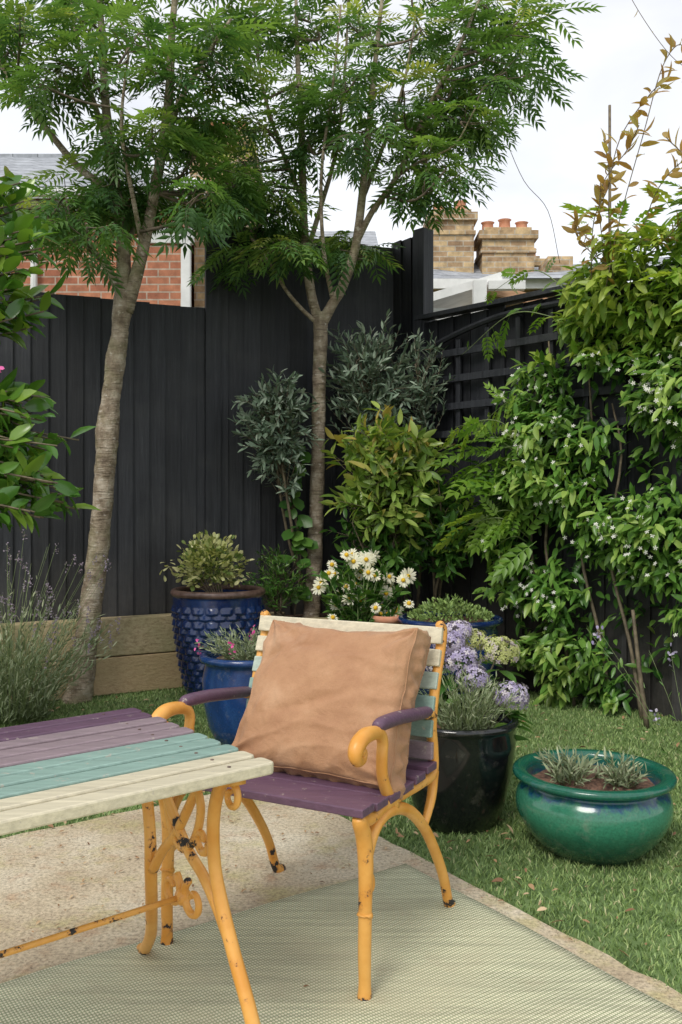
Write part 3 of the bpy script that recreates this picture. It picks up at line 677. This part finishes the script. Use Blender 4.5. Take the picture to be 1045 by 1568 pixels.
# foreground glossy shrub on the left
e=empty('laurel_shrub',(-1.95,4.0,0)); st=Acc(); lv=Leaves(T_OV)
def lbranch(pts,n,size=.135):
    path=catmull([(*q,.007-.005*i/len(pts)) for i,q in enumerate(pts)],6); tube(st,[tuple(q) for q in path],5,1); leaves_along(lv,path,n,size,65,.25,.5,.35,(.25,1.))
for i in range(5): tube(st,[(-1.95+.05*i,4+.03*i,0,.018),(-1.9+.03*i,4,1.0,.014),(-1.8,3.95+.02*i,2.1,.01)],6,4)
for i in range(56):
    z=R.uniform(1.9,2.58); x=R.uniform(-1.5,-1.22)-.10*abs(z-2.2)/.4; y=R.uniform(3.75,4.1)
    lbranch([(-1.85,3.98,z-.35),(-1.7,y,z-.1),(x,y-.05,z)],15,.125)
for i in range(60):
    z=R.uniform(1.08,1.62); x=R.uniform(-1.46,-1.12)-.30*max(0,z-1.38); y=R.uniform(3.7,4.1)
    lbranch([(-1.85,3.98,z+R.uniform(-.2,.3)),(-1.65,y,z+.08),(x,y-.05,z)],15,.125)
st.obj('stems',M['stem'],e); lv.obj('leaves',M['laurel'],e)
lf=Leaves(T_ROUND)
for k in range(3):
    q=V3(-1.40-.02*k,3.72,1.70+.03*k)
    for i in range(7): lf.add(q,rdir(),rdir(),.03,R.random())
lf.obj('pink_flower',M['pink'],e)

def tuft(name,base,n,h,spread,mat,leafsize=.03,nl=10,p=None,flower=None,fsize=.012,rad=.02,lean=(0,0),fl_frac=.3,ff=12):
    e=p or empty(name,base); st=Acc(); lv=Leaves(T_NAR); lf=Leaves(T_ROUND)
    for i in range(n):
        an=R.uniform(0,TAU); rr=R.random()**.5
        b=V3(base[0]+rad*math.cos(an)*rr,base[1]+rad*math.sin(an)*rr,base[2])
        hh=h*R.uniform(.55,1.1); t=b+V3(math.cos(an)*spread*rr+lean[0],math.sin(an)*spread*rr+lean[1],hh*(1-.25*rr))
        m_=(b+t)/2+V3(-math.cos(an),-math.sin(an),0)*spread*.12+rv(.006)
        path=catmull([(*b,.0016),(*m_,.0013),(*t,.0009)],4); tube(st,[tuple(q) for q in path],3,1)
        isf=flower is not None and R.random()<fl_frac
        leaves_along(lv,path,nl if not isf else nl//2,leafsize,40,.05 if not isf else 0,tint=(.1,1))
        if isf:
            for k in range(ff): lf.add(t+V3(0,0,-.05*k/ff*(fsize/.012))+rv(fsize*.4),rdir()+V3(0,0,.5),rdir(),fsize,R.random())
    st.obj('stems',M['gstem'],e); lv.obj('leaves',mat,e)
    if flower is not None and lf.P: lf.obj('flowers',flower,e)
    return e
M['dryl']=petal('faded_lavender',[(0,(.24,.18,.24)),(1,(.42,.36,.44))])
tuft('lavender_bush',(-1.75,4.82,0),240,.66,.38,M['grey'],.05,15,rad=.18)
tuft('lavender_bush',(-1.75,4.82,0),110,1.0,.46,M['grey'],.035,5,flower=M['dryl'],fsize=.013,rad=.14,fl_frac=.9)
tuft('aster_plant',(1.52,3.95,0),11,.82,.28,M['jas'],.04,8,flower=M['lilac'],fsize=.020,rad=.10,lean=(-.12,0),fl_frac=.8,ff=12)
tuft('aster_plant',(1.42,3.6,0),8,.40,.18,M['jas'],.035,8,flower=M['lilac'],fsize=.016,rad=.08,fl_frac=.7,ff=9)

# ================================================================== POTS
def glaze(name,stops,rough=.12,scale=6,z0=None,z1=None,bmp=.15,coat=.5,dust=.22):
    m,nt,b=mk(name); v=coords(nt,(1,1,.5)); f=ntex(nt,v,scale,5,.6,.4)
    if z0 is None: c=ramp(nt,f,stops)
    else:
        tc=nt.nodes.new('ShaderNodeTexCoord'); sp=nt.nodes.new('ShaderNodeSeparateXYZ'); L(nt,tc.outputs['Object'],sp.inputs[0])
        z=math_n(nt,'DIVIDE',math_n(nt,'SUBTRACT',sp.outputs[2],z0),z1-z0)
        drip=ntex(nt,coords(nt,(1,1,.12)),26,3)
        z=math_n(nt,'ADD',z,math_n(nt,'MULTIPLY',math_n(nt,'SUBTRACT',drip,.5),.35))
        z=math_n(nt,'ADD',z,math_n(nt,'MULTIPLY',math_n(nt,'SUBTRACT',f,.5),.2))
        c=ramp(nt,z,stops)
    sp2=ramp(nt,ntex(nt,coords(nt),140,3),[(.3,.75),(.6,1.05)]); c=mix(nt,1.,c,sp2,'MULTIPLY')
    c=mix(nt,ramp(nt,ntex(nt,coords(nt),18,5,.7),[(.56,0.),(.75,dust)]),c,(.35,.32,.26))
    L(nt,c,b.inputs['Base Color']); b.inputs['Roughness'].default_value=rough
    b.inputs['Coat Weight'].default_value=coat; b.inputs['Coat Roughness'].default_value=.08
    bump(nt,b,f,bmp,.01); return m
M['navy']=glaze('navy_glaze',[(.3,(.004,.010,.045)),(.6,(.010,.030,.12)),(.8,(.03,.07,.2))],.2,coat=.4)
M['blue']=glaze('blue_glaze',[(.3,(.004,.018,.07)),(.55,(.008,.038,.145)),(.8,(.03,.09,.24))],.2,coat=.3)
M['black']=glaze('black_glaze',[(.3,(.004,.005,.006)),(.7,(.012,.014,.014))],.12,coat=.3,dust=.12)
M['green']=glaze('green_glaze',[(0,(.007,.045,.030)),(.3,(.012,.095,.058)),(.6,(.035,.19,.11)),(.82,(.035,.18,.11)),(.88,(.006,.06,.14)),(.91,(.008,.10,.10)),(1,(.010,.11,.07))],.18,5,0,.25,coat=.35)
M['rimbrown']=flat_mat('brown_rim',(.07,.04,.03),(.16,.10,.08),30,.35,.2)

def tube_ring(a,c,Rr,r,seg=80,s2=12,flat=1.):
    Vv=[];Ff=[]
    for i in range(seg):
        for k in range(s2):
            an=TAU*i/seg;b=TAU*k/s2; q=Rr+r*math.cos(b); Vv.append((c[0]+q*math.cos(an),c[1]+q*math.sin(an),c[2]+r*flat*math.sin(b)))
    for i in range(seg):
        for k in range(s2): Ff.append((i*s2+k,i*s2+(k+1)%s2,((i+1)%seg)*s2+(k+1)%s2,((i+1)%seg)*s2+k))
    a.add(Vv,Ff)
def pot(name,c,prof,mat,soilz,soilr,rim=None,fn=None,seg=96):
    e=empty(name,(c[0],c[1],0)); a=Acc(); lathe(a,(c[0],c[1],0),prof,seg,fn); a.obj('pot',mat,e)
    s=Acc(); Vv=[(c[0],c[1],soilz+.01)];Ff=[];k=40
    for j,rr in enumerate((.35,.7,1.)):
        for i in range(k):
            an=TAU*i/k; Vv.append((c[0]+soilr*rr*math.cos(an),c[1]+soilr*rr*math.sin(an),soilz+R.uniform(-.006,.008)))
    for i in range(k): Ff.append((0,1+i,1+(i+1)%k))
    for j in range(2):
        for i in range(k): Ff.append((1+j*k+i,1+j*k+(i+1)%k,1+(j+1)*k+(i+1)%k,1+(j+1)*k+i))
    s.add(Vv,Ff); s.obj('soil',M['soil'],e)
    if rim:
        r=Acc(); tube_ring(r,(c[0],c[1],rim[1]),rim[0],rim[2]); r.obj('rim',rim[3],e)
    return e
def scale_prof():
    P=[]; n=90
    for i in range(n+1):
        z=.60*i/n; r=.175+.09*math.sin(min(1,z/.60)*math.pi*.5)**.9; P.append((r,z))
    P+=[(.267,.605),(.273,.62),(.267,.635),(.25,.637),(.24,.62),(.225,.5)]
    return P
def scalefn(th,z,i):
    if i>88 or z<.06 or z>.55: return 0
    rows=z/.040; row=math.floor(rows); fz=rows-row; u=th/TAU*20+(row%2)*.5; fu=abs((u%1)-.5)*2
    return .018*max(0,(1-fz)**.7*(1-fu**2)) - .002
e=pot('variegated_euonymus_in_pot',(-.725,5.40),scale_prof(),M['navy'],.575,.24,(.258,.625,.021,M['rimbrown']),scalefn,240)
lv=Leaves(T_ROUND); st=Acc(); cc=V3(-.765,5.40,.775)
for i in range(1300):
    d=rdir(); 
    if d[2]<-.75: continue
    rr=(R.random()**.3)*(1+.5*noise.noise(Vector(d*2.5)))
    p=cc+d*V3(.18,.16,.165)*rr
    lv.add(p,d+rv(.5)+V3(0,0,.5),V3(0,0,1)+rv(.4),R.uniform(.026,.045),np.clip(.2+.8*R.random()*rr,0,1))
for i in range(14):
    lv.add(V3(-1.0,5.35,.77)+rv(.025),rdir(),V3(0,0,1),.04,.9)
for i in range(7): tube(st,[(-.75+.01*i,5.40,.57,.006),(-.77+.02*(i-3),5.40,.7,.004),(-.765+.04*(i-3),5.40,.82,.002)],5,2)
tube(st,[(-.76,5.40,.6,.004),(-.9,5.38,.70,.003),(-1.0,5.35,.77,.002)],5,4)
st.obj('stems',M['stem'],e); lv.obj('leaves',M['varieg'],e)
prof=[(.13,0),(.15,.01),(.19,.10),(.215,.22),(.218,.32),(.205,.385),(.21,.40),(.228,.405),(.234,.42),(.228,.435),(.205,.436),(.195,.42),(.19,.33)]
e=pot('dianthus_in_blue_pot',(-.44,4.35),prof,M['blue'],.395,.197)
tuft('x',(-.42,4.35,.39),170,.17,.17,M['grey'],.035,10,p=e,flower=M['pink'],fsize=.018,rad=.1,fl_frac=.06,ff=10)
prof=[(.17,0),(.19,.01),(.25,.15),(.275,.3),(.27,.42),(.262,.455),(.275,.465),(.295,.475),(.30,.49),(.29,.502),(.262,.502),(.25,.48),(.24,.4)]
e=pot('sedum_in_blue_bowl',(.62,5.2),prof,M['navy'],.475,.25)
lv=Leaves(T_OV)
for i in range(1600):
    an=R.uniform(0,TAU); rr=R.random()**.5*.235; hgt=.09*(1-(rr/.25)**2)*(1+.7*noise.noise(Vector((math.cos(an)*rr*14,math.sin(an)*rr*14,0))))
    p=V3(.62+rr*math.cos(an),5.2+rr*math.sin(an),.475+hgt*R.uniform(.5,1.15)+.015)
    lv.add(p,V3(math.cos(an)*.5,math.sin(an)*.5,.8)+rv(.5),rdir(),R.uniform(.018,.032),R.random())
lv.obj('leaves',M['sedum'],e)
# shasta daisies
dz=empty('shasta_daisy_plant',(.12,5.45,.0))
a=Acc(); lathe(a,(.27,5.3,.33),[(.06,0),(.08,.13),(.09,.135),(.092,.17),(.08,.17),(.075,.12)],32); 
lathe(a,(.10,5.38,.0),[(.13,0),(.17,.26),(.18,.27),(.182,.33),(.165,.33),(.15,.25)],40); a.obj('terracotta_pot',M['terra'],dz)
lv=Leaves(T_LAN); st=Acc(); wp=Leaves(tpl_leaf(.30,.02,-.12,.6)); yc=Acc()
for i in range(80):
    x=R.uniform(-.13,.42); z=R.uniform(.48,.84)-.5*max(0,abs(x-.1)-.12); y=5.38+R.uniform(-.12,.1)
    path=catmull([(.10+R.uniform(-.05,.05),5.38,.3,.003),((x+.1)/2,y,(z+.35)/2,.0025),(x,y,z,.002)],4); tube(st,[tuple(q) for q in path],4,1); leaves_along(lv,path,16,.075,60,.1,tint=(0,.8))
    if i<42:
        nz_=norm(V3(R.uniform(-.6,.6),-1,R.uniform(-.1,1.2))); q=V3(x,y-.03,z+.015); t_=norm(np.cross(nz_,rdir())); b_=np.cross(nz_,t_); sz=R.uniform(.026,.048)
        for k in range(17):
            an=TAU*k/17+R.uniform(-.1,.1); wp.add(q+(t_*math.cos(an)+b_*math.sin(an))*.008,t_*math.cos(an)+b_*math.sin(an)+nz_*R.uniform(-.15,.25),nz_,sz*R.uniform(.8,1.05),R.random())
        ball(yc,q+nz_*.005,.0135,8)
st.obj('stems',M['gstem'],dz); lv.obj('leaves',M['jas'],dz); wp.obj('petals',M['white'],dz); yc.obj('flower_centres',M['yellowc'],dz)
# black pot with hydrangea
prof=[(.12,0),(.135,.008),(.155,.08),(.180,.20),(.192,.30),(.190,.345),(.196,.355),(.202,.365),(.198,.378),(.178,.378),(.17,.36),(.165,.28)]
prof=[(r*1.08,z) for r,z in prof]
e=pot('hydrangea_in_black_pot',(.422,3.30),prof,M['black'],.335,.185)
tuft('x',(.44,3.22,.33),150,.23,.12,M['grey'],.028,12,p=e,rad=.07)
lv=Leaves(T_OV); st=Acc(); hl=Leaves(T_ROUND); hg=Leaves(T_ROUND)
heads=[((.435,3.34,.575),.066,0),((.40,3.36,.635),.056,0),((.585,3.38,.600),.072,1),((.61,3.28,.455),.062,0),((.37,3.38,.56),.055,0),((.475,3.30,.515),.058,0),((.50,3.45,.63),.052,1),((.44,3.42,.67),.048,0)]
for (c,r,k) in heads:
    c=V3(*c); tube(st,[(.44,3.38,.33,.005),(*((c+V3(.44,3.38,.3))/2+rv(.02)),.004),(*c,.003)],5,3)
    for i in range(230):
        d=rdir(); 
        if d[2]<-.6: continue
        q=c+d*r*V3(1.1,1.1,.85)*R.uniform(.80,1.05)*(1+.15*noise.noise(Vector(d*3)+Vector(c)*9)); t_=norm(np.cross(d,rdir())); b_=np.cross(d,t_); tn=R.random()
        for j in range(4):
            an=TAU*j/4; (hg if k else hl).add(q,t_*math.cos(an)+b_*math.sin(an)+d*.12,d+rv(.1),.0115,np.clip(tn+R.uniform(-.1,.1),0,1))
    for i in range(12):
        an=R.uniform(0,TAU); lv.add(c+V3(0,0,-.06+R.uniform(-.10,.0)),V3(math.cos(an),math.sin(an)+.1,R.uniform(-.3,.15)),V3(0,0,1)+rv(.2),R.uniform(.08,.12),R.uniform(.1,.8))
st.obj('stems',M['stem'],e); lv.obj('leaves',M['jas'],e); hl.obj('lilac_heads',M['lilac'],e); hg.obj('lime_heads',M['limeh'],e)
# green glazed bowl
prof=[(.135,0),(.15,.006),(.20,.05),(.24,.11),(.252,.155),(.246,.195),(.228,.222),(.226,.232),(.240,.240),(.258,.246),(.262,.256),(.256,.266),(.232,.268),(.216,.258),(.210,.23),(.2,.18)]
pp=catmull([(r,z,0) for r,z in prof],3); prof=[(q[0],q[1]) for q in pp]
e=pot('succulents_in_green_bowl',(.835,3.03),prof,M['green'],.217,.212)
for (x,y,n,h_) in ((-.075,.02,34,.115),(.09,-.02,28,.095),(.0,.10,8,.05)):
    tuft('x',(.835+x,3.03+y,.215),n,h_,.07,M['grey'],.042,10,p=e,rad=.045)

# ================================================================== METAL / PAINT MATERIALS
def chipped():
    m,nt,b=mk('chipped_yellow_paint'); v=coords(nt); f=ntex(nt,v,28,5,.7); g=ntex(nt,v,7,3)
    c=ramp(nt,ntex(nt,v,10,4),[(.35,(.66,.29,.045)),(.65,(.78,.41,.10))])
    tc=nt.nodes.new('ShaderNodeTexCoord'); sp=nt.nodes.new('ShaderNodeSeparateXYZ'); L(nt,tc.outputs['Object'],sp.inputs[0])
    lowz=ramp(nt,sp.outputs[2],[(.02,.17),(.13,0.)])
    msk=math_n(nt,'ADD',math_n(nt,'ADD',f,math_n(nt,'MULTIPLY',g,.6)),lowz); k=ramp(nt,msk,[(.972,0.),(.985,1.)])
    c=mix(nt,ramp(nt,msk,[(.91,0.),(.972,.55)]),c,(.42,.17,.05)); c=mix(nt,k,c,(.025,.022,.02))
    L(nt,c,b.inputs['Base Color']); L(nt,ramp(nt,k,[(0,.38),(1,.7)]),b.inputs['Roughness'])
    bump(nt,b,math_n(nt,'SUBTRACT',math_n(nt,'MULTIPLY',f,.5),k),.45,.004); return m
M['iron']=chipped()
def paintwood(name,c,rot=0,rough=.5,wear=(.45,.4,.33)):
    m,nt,b=mk(name); v=coords(nt,(3,60,60),(0,0,-rot)); f=ntex(nt,v,1.5,5,.7); g=ntex(nt,coords(nt),9,5,.7)
    cc=mix(nt,ramp(nt,f,[(.3,0.),(.75,1.)]),tuple(x*.75 for x in c),tuple(min(.9,x*1.18) for x in c))
    cc=mix(nt,ramp(nt,g,[(.56,0.),(.72,.5)]),cc,tuple(x*.7+.04 for x in c))
    cc=mix(nt,ramp(nt,ntex(nt,coords(nt),38,4,.7),[(.64,0.),(.68,.7)]),cc,wear)
    L(nt,cc,b.inputs['Base Color']); b.inputs['Roughness'].default_value=rough; bump(nt,b,f,.5,.003); return m
TR=math.atan2(.63,.777); CR=math.atan2(.46,-.888)
PUR=(.13,.070,.115); MAU=(.29,.22,.24); TEA=(.26,.39,.335); CRE=(.64,.58,.42); PTE=(.42,.50,.42)
for nm,c in(('purple',PUR),('mauve',MAU),('teal',TEA),('cream',CRE),('pteal',PTE)):
    M['t'+nm]=paintwood('table_'+nm,c,TR,.36); M['c'+nm]=paintwood('chair_'+nm,c,CR,.4)

# ================================================================== TABLE
te=empty('slatted_garden_table',(-.4,1.9,0))
def tf(i,s,z): return (-.122-.777*i-.63*s,1.759-.63*i+.777*s,z)
TL=1.25; W=.615; ns=10; pitch=W/ns; sw=pitch-.013
cols=['tcream','tcream','tteal','tteal','tteal','tmauve','tmauve','tmauve','tpurple','tpurple']
for k in range(ns):
    a=Acc(); s=(k+.5)*pitch; ext=R.uniform(-.004,.004); c=tf(TL/2+ext,s,.639+R.uniform(-.001,.001))
    Vv=[];Ff=[]
    hw=sw/2; ol=[]
    rc=.012
    L0=-TL/2; L1_=TL/2
    for (cx,cy,a0) in ((L1_-rc,hw-rc,0),(L0+rc,hw-rc,90),(L0+rc,-hw+rc,180),(L1_-rc,-hw+rc,270)):
        for q in range(4):
            an=math.radians(a0+30*q); ol.append((cx+rc*math.cos(an),cy+rc*math.sin(an)))
    ax=Vector((-.777,-.63,0));ay=Vector((-.63,.777,0)); cc=Vector(c); m_=len(ol)
    for z in(-.012,.012):
        for (x,y) in ol: Vv.append(cc-ax*x+ay*y+Vector((0,0,z)))
    Ff=[tuple(range(m_))[::-1],tuple(range(m_,2*m_))]+[(i,(i+1)%m_,(i+1)%m_+m_,i+m_) for i in range(m_)]
    a.add(Vv,Ff); a.obj('slat_%d'%(k+1),M[cols[k]],te,False,.004)
sc=Acc()
for k in range(ns):
    for i in(.09,1.14): ball(sc,tf(i,(k+.5)*pitch,.6515),.0042,8,(1,1,.3))
sc.obj('screws',M['rimbrown'],te)
def spiral(fn,cs,cz,r0,r1,a0,turns,rt,n=16):
    return [(*fn(cs+(r0+(r1-r0)*t/n)*math.cos(a0+turns*TAU*t/n),cz+(r0+(r1-r0)*t/n)*math.sin(a0+turns*TAU*t/n)),rt*(1-.3*t/n)) for t in range(n+1)]
def table_frame(i0,sg):
    a=Acc()
    def P(lst):
        return [(*tf(i0+sg*(q[3] if len(q)>3 else 0),q[0],q[1]),q[2]) for q in lst]
    f2=lambda s,z: tf(i0,s,z)
    tube(a,P([(.045,.618,.012),(.085,.605,.013),(.112,.56,.013),(.122,.50,.013),(.115,.43,.013),(.09,.365,.014),(.045,.285,.014),(-.015,.19,.014),(-.06,.09,.014),(-.09,.02,.015),(-.115,.008,.012)]),10,5)
    tube(a,P([(.47,.618,.012),(.435,.59,.013),(.41,.52,.013),(.39,.43,.013),(.385,.34,.014),(.44,.24,.014,-.03),(.54,.12,.014,-.08),(.65,.03,.015,-.12),(.69,.012,.014,-.13)]),10,5)
    tube(a,P([(.40,.618,.010),(.34,.55,.010),(.233,.443,.011),(.16,.40,.011),(.104,.355,.012),(.065,.31,.012)]),10,5)
    tube(a,P([(.14,.618,.010),(.19,.56,.010),(.27,.455,.011),(.33,.40,.011),(.375,.345,.012)]),10,5)
    tube(a,P([(.21,.60,.009),(.17,.54,.009),(.19,.47,.009),(.24,.43,.009),(.29,.46,.009),(.31,.53,.009),(.28,.60,.009)]),8,5)
    tube(a,spiral(f2,.165,.47,.028,.008,math.radians(180),1.0,.009),8,2); tube(a,spiral(f2,.20,.335,.040,.010,math.radians(60),-1.1,.009),8,2)
    tube(a,spiral(f2,.29,.335,.040,.010,math.radians(120),1.1,.009),8,2); tube(a,spiral(f2,.055,.585,.03,.008,math.radians(60),1.1,.008),8,2)
    ball(a,f2(.243,.33),.018,12)
    add_box(a,tf(i0,.305,.620),(-.63,.777,0),(.777,.63,0),(0,0,1),.56,.028,.012)
    return a
table_frame(.07,1).obj('leg_frame_a',M['iron'],te); table_frame(1.16,-1).obj('leg_frame_b',M['iron'],te)
a=Acc(); tube(a,[(*tf(.07,.243,.33),.0065),(*tf(.6,.243,.325),.0065),(*tf(1.16,.243,.33),.0065)],8,3); a.obj('stretcher_rod',M['iron'],te)

# ================================================================== CHAIR
ce=empty('garden_armchair',(.0,2.5,0))
O=np.array((.053,2.09)); wv=np.array((-.888,.46)); dv2=np.array((.47,.883))
def cf(a_,b_,z): 
    q=O+wv*a_+dv2*b_; return (q[0],q[1],z)
def side(a0):
    a=Acc()
    P=lambda lst:[(*cf(a0,q[0],q[1]),q[2]) for q in lst]
    tube(a,P([(-.012,.004,.011),(0,.012,.017),(.003,.05,.0145),(.002,.12,.0155),(.006,.24,.016),(.008,.32,.018),(-.002,.385,.019),(-.022,.425,.018),(-.03,.44,.014)]),12,5)
    tube(a,P([(.008,.28,.012),(.02,.345,.014),(.065,.395,.0155),(.148,.405,.016),(.25,.372,.0155),(.35,.298,.015),(.43,.205,.0145),(.487,.12,.014),(.525,.035,.014),(.55,.012,.016),(.57,.014,.010)]),12,5)
    tube(a,P([(-.028,.432,.014),(.03,.418,.015),(.10,.428,.016),(.2,.425,.014),(.33,.42,.014),(.405,.428,.016),(.412,.49,.015),(.402,.556,.0145),(.425,.645,.014),(.455,.72,.014),(.474,.775,.015),(.476,.803,.015),(.46,.818,.012)]),12,5)
    tube(a,P([(.35,.30,.010),(.40,.36,.013),(.42,.43,.014)]),10,4)
    tube(a,P([(.16,.41,.016),(.125,.45,.015),(.097,.50,.014),(.094,.545,.014),(.098,.58,.014),(.082,.603,.015),(.042,.614,.017),(.000,.615,.019),(-.032,.604,.019),(-.045,.585,.017),(-.035,.568,.014),(-.014,.566,.012),(-.004,.580,.010),(-.012,.588,.008)]),12,5)
    tube(a,P([(.36,.592,.012),(.385,.588,.014),(.405,.58,.014)]),10,3)
    tube(a,P([(.008,.31,.008),(.03,.285,.010),(.035,.26,.010),(.02,.25,.007)]),8,4)
    tube(a,P([(.0,.20,.0165),(.003,.205,.020),(.003,.212,.0165)]),10,2)
    ball(a,cf(a0,-.016,.584),.013,12,(1,1,1))
    a.obj('side_frame',M['iron'],ce)
    r=Acc(); tube(r,P([(.065,.622,.013),(.09,.625,.017),(.18,.620,.0175),(.28,.608,.017),(.36,.598,.016),(.385,.595,.012)]),12,5); r.obj('armrest',M['cpurple'],ce)
    k=Acc(); ball(k,cf(a0,-.004,.010),.018,12,(1,1,.55)); ball(k,cf(a0,.556,.010),.018,12,(1,1,.55)); k.obj('feet',M['rimbrown'],ce)
side(0.);side(.565)
W3=Vector((-.888,.46,0));D3=Vector((.47,.883,0))
for k in range(6):
    a=Acc(); b_=-.012+k*.076; zz=.452-.012*math.sin(k/5*math.pi)
    add_box(a,cf(.2825,b_,zz),W3,D3,(0,0,1),.60,.062,.020); a.obj('seat_slat_%d'%(k+1),M['cpurple'],ce,False,.003)
bs=[(.388,.490,'cmauve',.05),(.385,.55,'cteal',.2),(.400,.61,'cteal',.3),(.423,.67,'cpteal',.38),(.441,.729,'ccream',.36),(.456,.788,'ccream',.25)]
for k,(b_,z,mm,tl) in enumerate(bs):
    a=Acc(); up=(D3*tl+Vector((0,0,1))).normalized(); fr=W3.cross(up)
    add_box(a,cf(.2825,b_,z),W3,fr,up,.585,.016,.046); a.obj('back_slat_%d'%(k+1),M[mm],ce,False,.003)
a=Acc(); tube(a,[(*cf(.0,.2,.405),.008),(*cf(.565,.2,.405),.008)],8,1); tube(a,[(*cf(0,.43,.40),.008),(*cf(.565,.43,.40),.008)],8,1); a.obj('cross_rods',M['iron'],ce)

# ================================================================== CUSHION
m,nt,b=mk('tan_canvas'); v=coords(nt); f=ntex(nt,v,7,5,.6); g=ntex(nt,v,600,2)
c=ramp(nt,f,[(.3,(.34,.165,.078)),(.55,(.43,.23,.115)),(.75,(.52,.31,.175))]); c=mix(nt,1.,c,ramp(nt,g,[(.3,.85),(.7,1.08)]),'MULTIPLY')
c=mix(nt,ramp(nt,ntex(nt,v,5,4,.6),[(.58,0.),(.72,.3)]),c,(.62,.42,.28))
L(nt,c,b.inputs['Base Color']); b.inputs['Roughness'].default_value=.7; b.inputs['Sheen Weight'].default_value=.1
bump(nt,b,mix(nt,.2,ntex(nt,v,20,4,.55,1.2),g),.5,.012); M['tan']=m
cu=empty('tan_cushion',cf(.24,.30,.63))
axu=np.array(W3); axv=np.array((D3*.50+Vector((0,0,.866)))); axn=np.cross(axu,axv); axn/=np.linalg.norm(axn)
if axn[1]>0: axn=-axn
cc=np.array(cf(.234,.272,.618)); HW=.232; HH=.206; HT=.042; PU=.060
def ridge(v_): return (1-min(1,abs(noise.noise(v_))*3.0))**2
def cush(u,v_,sgn):
    r=(1-abs(u)**2.6)*(1-abs(v_)**2.6); th=HT+PU*max(r,0)**.55
    pin=1-.05*(1-abs(u)**2) * (abs(v_)**3); pin2=1-.05*(1-abs(v_)**2)*(abs(u)**3)
    x=u*HW*pin2*(1-.035*v_); y=v_*HH*pin
    w_=noise.noise(Vector((x*7,y*7,sgn*3)))*.011
    w_+=.0048*ridge(Vector((x*6+2*y,y*11,sgn*7)))+.0055*ridge(Vector((x*15,y*6-3*x,sgn*2+5)))*max(abs(u),abs(v_))**2+.0018*ridge(Vector((x*22+y*9,y*22,sgn*2+9)))
    edgef=max(abs(u),abs(v_))
    w_+=.005*edgef**3*math.sin(30*(x*(abs(v_)>abs(u))+y*(abs(u)>=abs(v_)))*2+5*noise.noise(Vector((x*10,y*10,1))))
    for (cu_,cv_) in((1,1),(-1,1),(1,-1),(-1,-1)):
        dx=u-cu_;dy=v_-cv_; dd=math.hypot(dx,dy); an=math.atan2(dy,dx)
        if dd<.9: w_+=.008*(1-dd/.9)*math.sin(an*9+cu_*2+cv_+2*noise.noise(Vector((dx*3,dy*3,2))))*min(1,dd*4)
    w_-=.008*math.exp(-((v_+.15+.2*math.sin(u*2.2))/.07)**2)*(1-abs(u))
    w_-=.008*math.exp(-((v_-.45-.15*math.sin(u*3+1))/.06)**2)*max(0,.9-abs(u-.3))
    sag=-.012*(1-abs(u))*(1 if v_>0 else 0)*v_**4
    return cc+axu*x+axv*(y+sag)+axn*sgn*(th+w_)
n=120; a=Acc(); Vv=[];Ff=[]
us=[math.sin((i/n-.5)*math.pi*.94)/math.sin(.47*math.pi) for i in range(n+1)]
for sgn in(1,-1):
    for i in range(n+1):
        for j in range(n+1): Vv.append(cush(us[i],us[j],sgn))
N1=(n+1)*(n+1)
for s_ in range(2):
    for i in range(n):
        for j in range(n): Ff.append(tuple(s_*N1+q for q in (i*(n+1)+j,(i+1)*(n+1)+j,(i+1)*(n+1)+j+1,i*(n+1)+j+1)))
per=[(i,0) for i in range(n)]+[(n,j) for j in range(n)]+[(i,n) for i in range(n,0,-1)]+[(0,j) for j in range(n,0,-1)]
idx=[i*(n+1)+j for i,j in per]; k=len(idx)
rings=[idx]; nr=8
for r in range(1,nr):
    t=r/nr; cur=[]
    for q,(i,j) in enumerate(per):
        pf=Vv[idx[q]];pb=Vv[idx[q]+N1]; u=us[i];v_=us[j]
        o=axu*(1 if i==n else -1 if i==0 else 0)+axv*(1 if j==n else -1 if j==0 else 0)
        w_=.010*math.sin(t*math.pi)+.016*math.sin(t*math.pi)*noise.noise(Vector((u*8,v_*8,t*3)))
        cur.append(len(Vv)); Vv.append(pf*(1-t)+pb*t+o*w_)
    rings.append(cur)
rings.append([i+N1 for i in idx])
for r in range(nr):
    A=rings[r];B=rings[r+1]
    for q in range(k): Ff.append((A[q],A[(q+1)%k],B[(q+1)%k],B[q]))
a.add(Vv,Ff); o=a.obj('cover',M['tan'],cu)
s=Acc()
for sgn_off in(0,N1):
    path=[(*(Vv[i+sgn_off]),.0024) for i in idx[::4]]; path.append(path[0]); tube(s,path,6,1)
s.obj('seam_piping',M['tan'],cu)
print('done',len(bpy.data.objects))
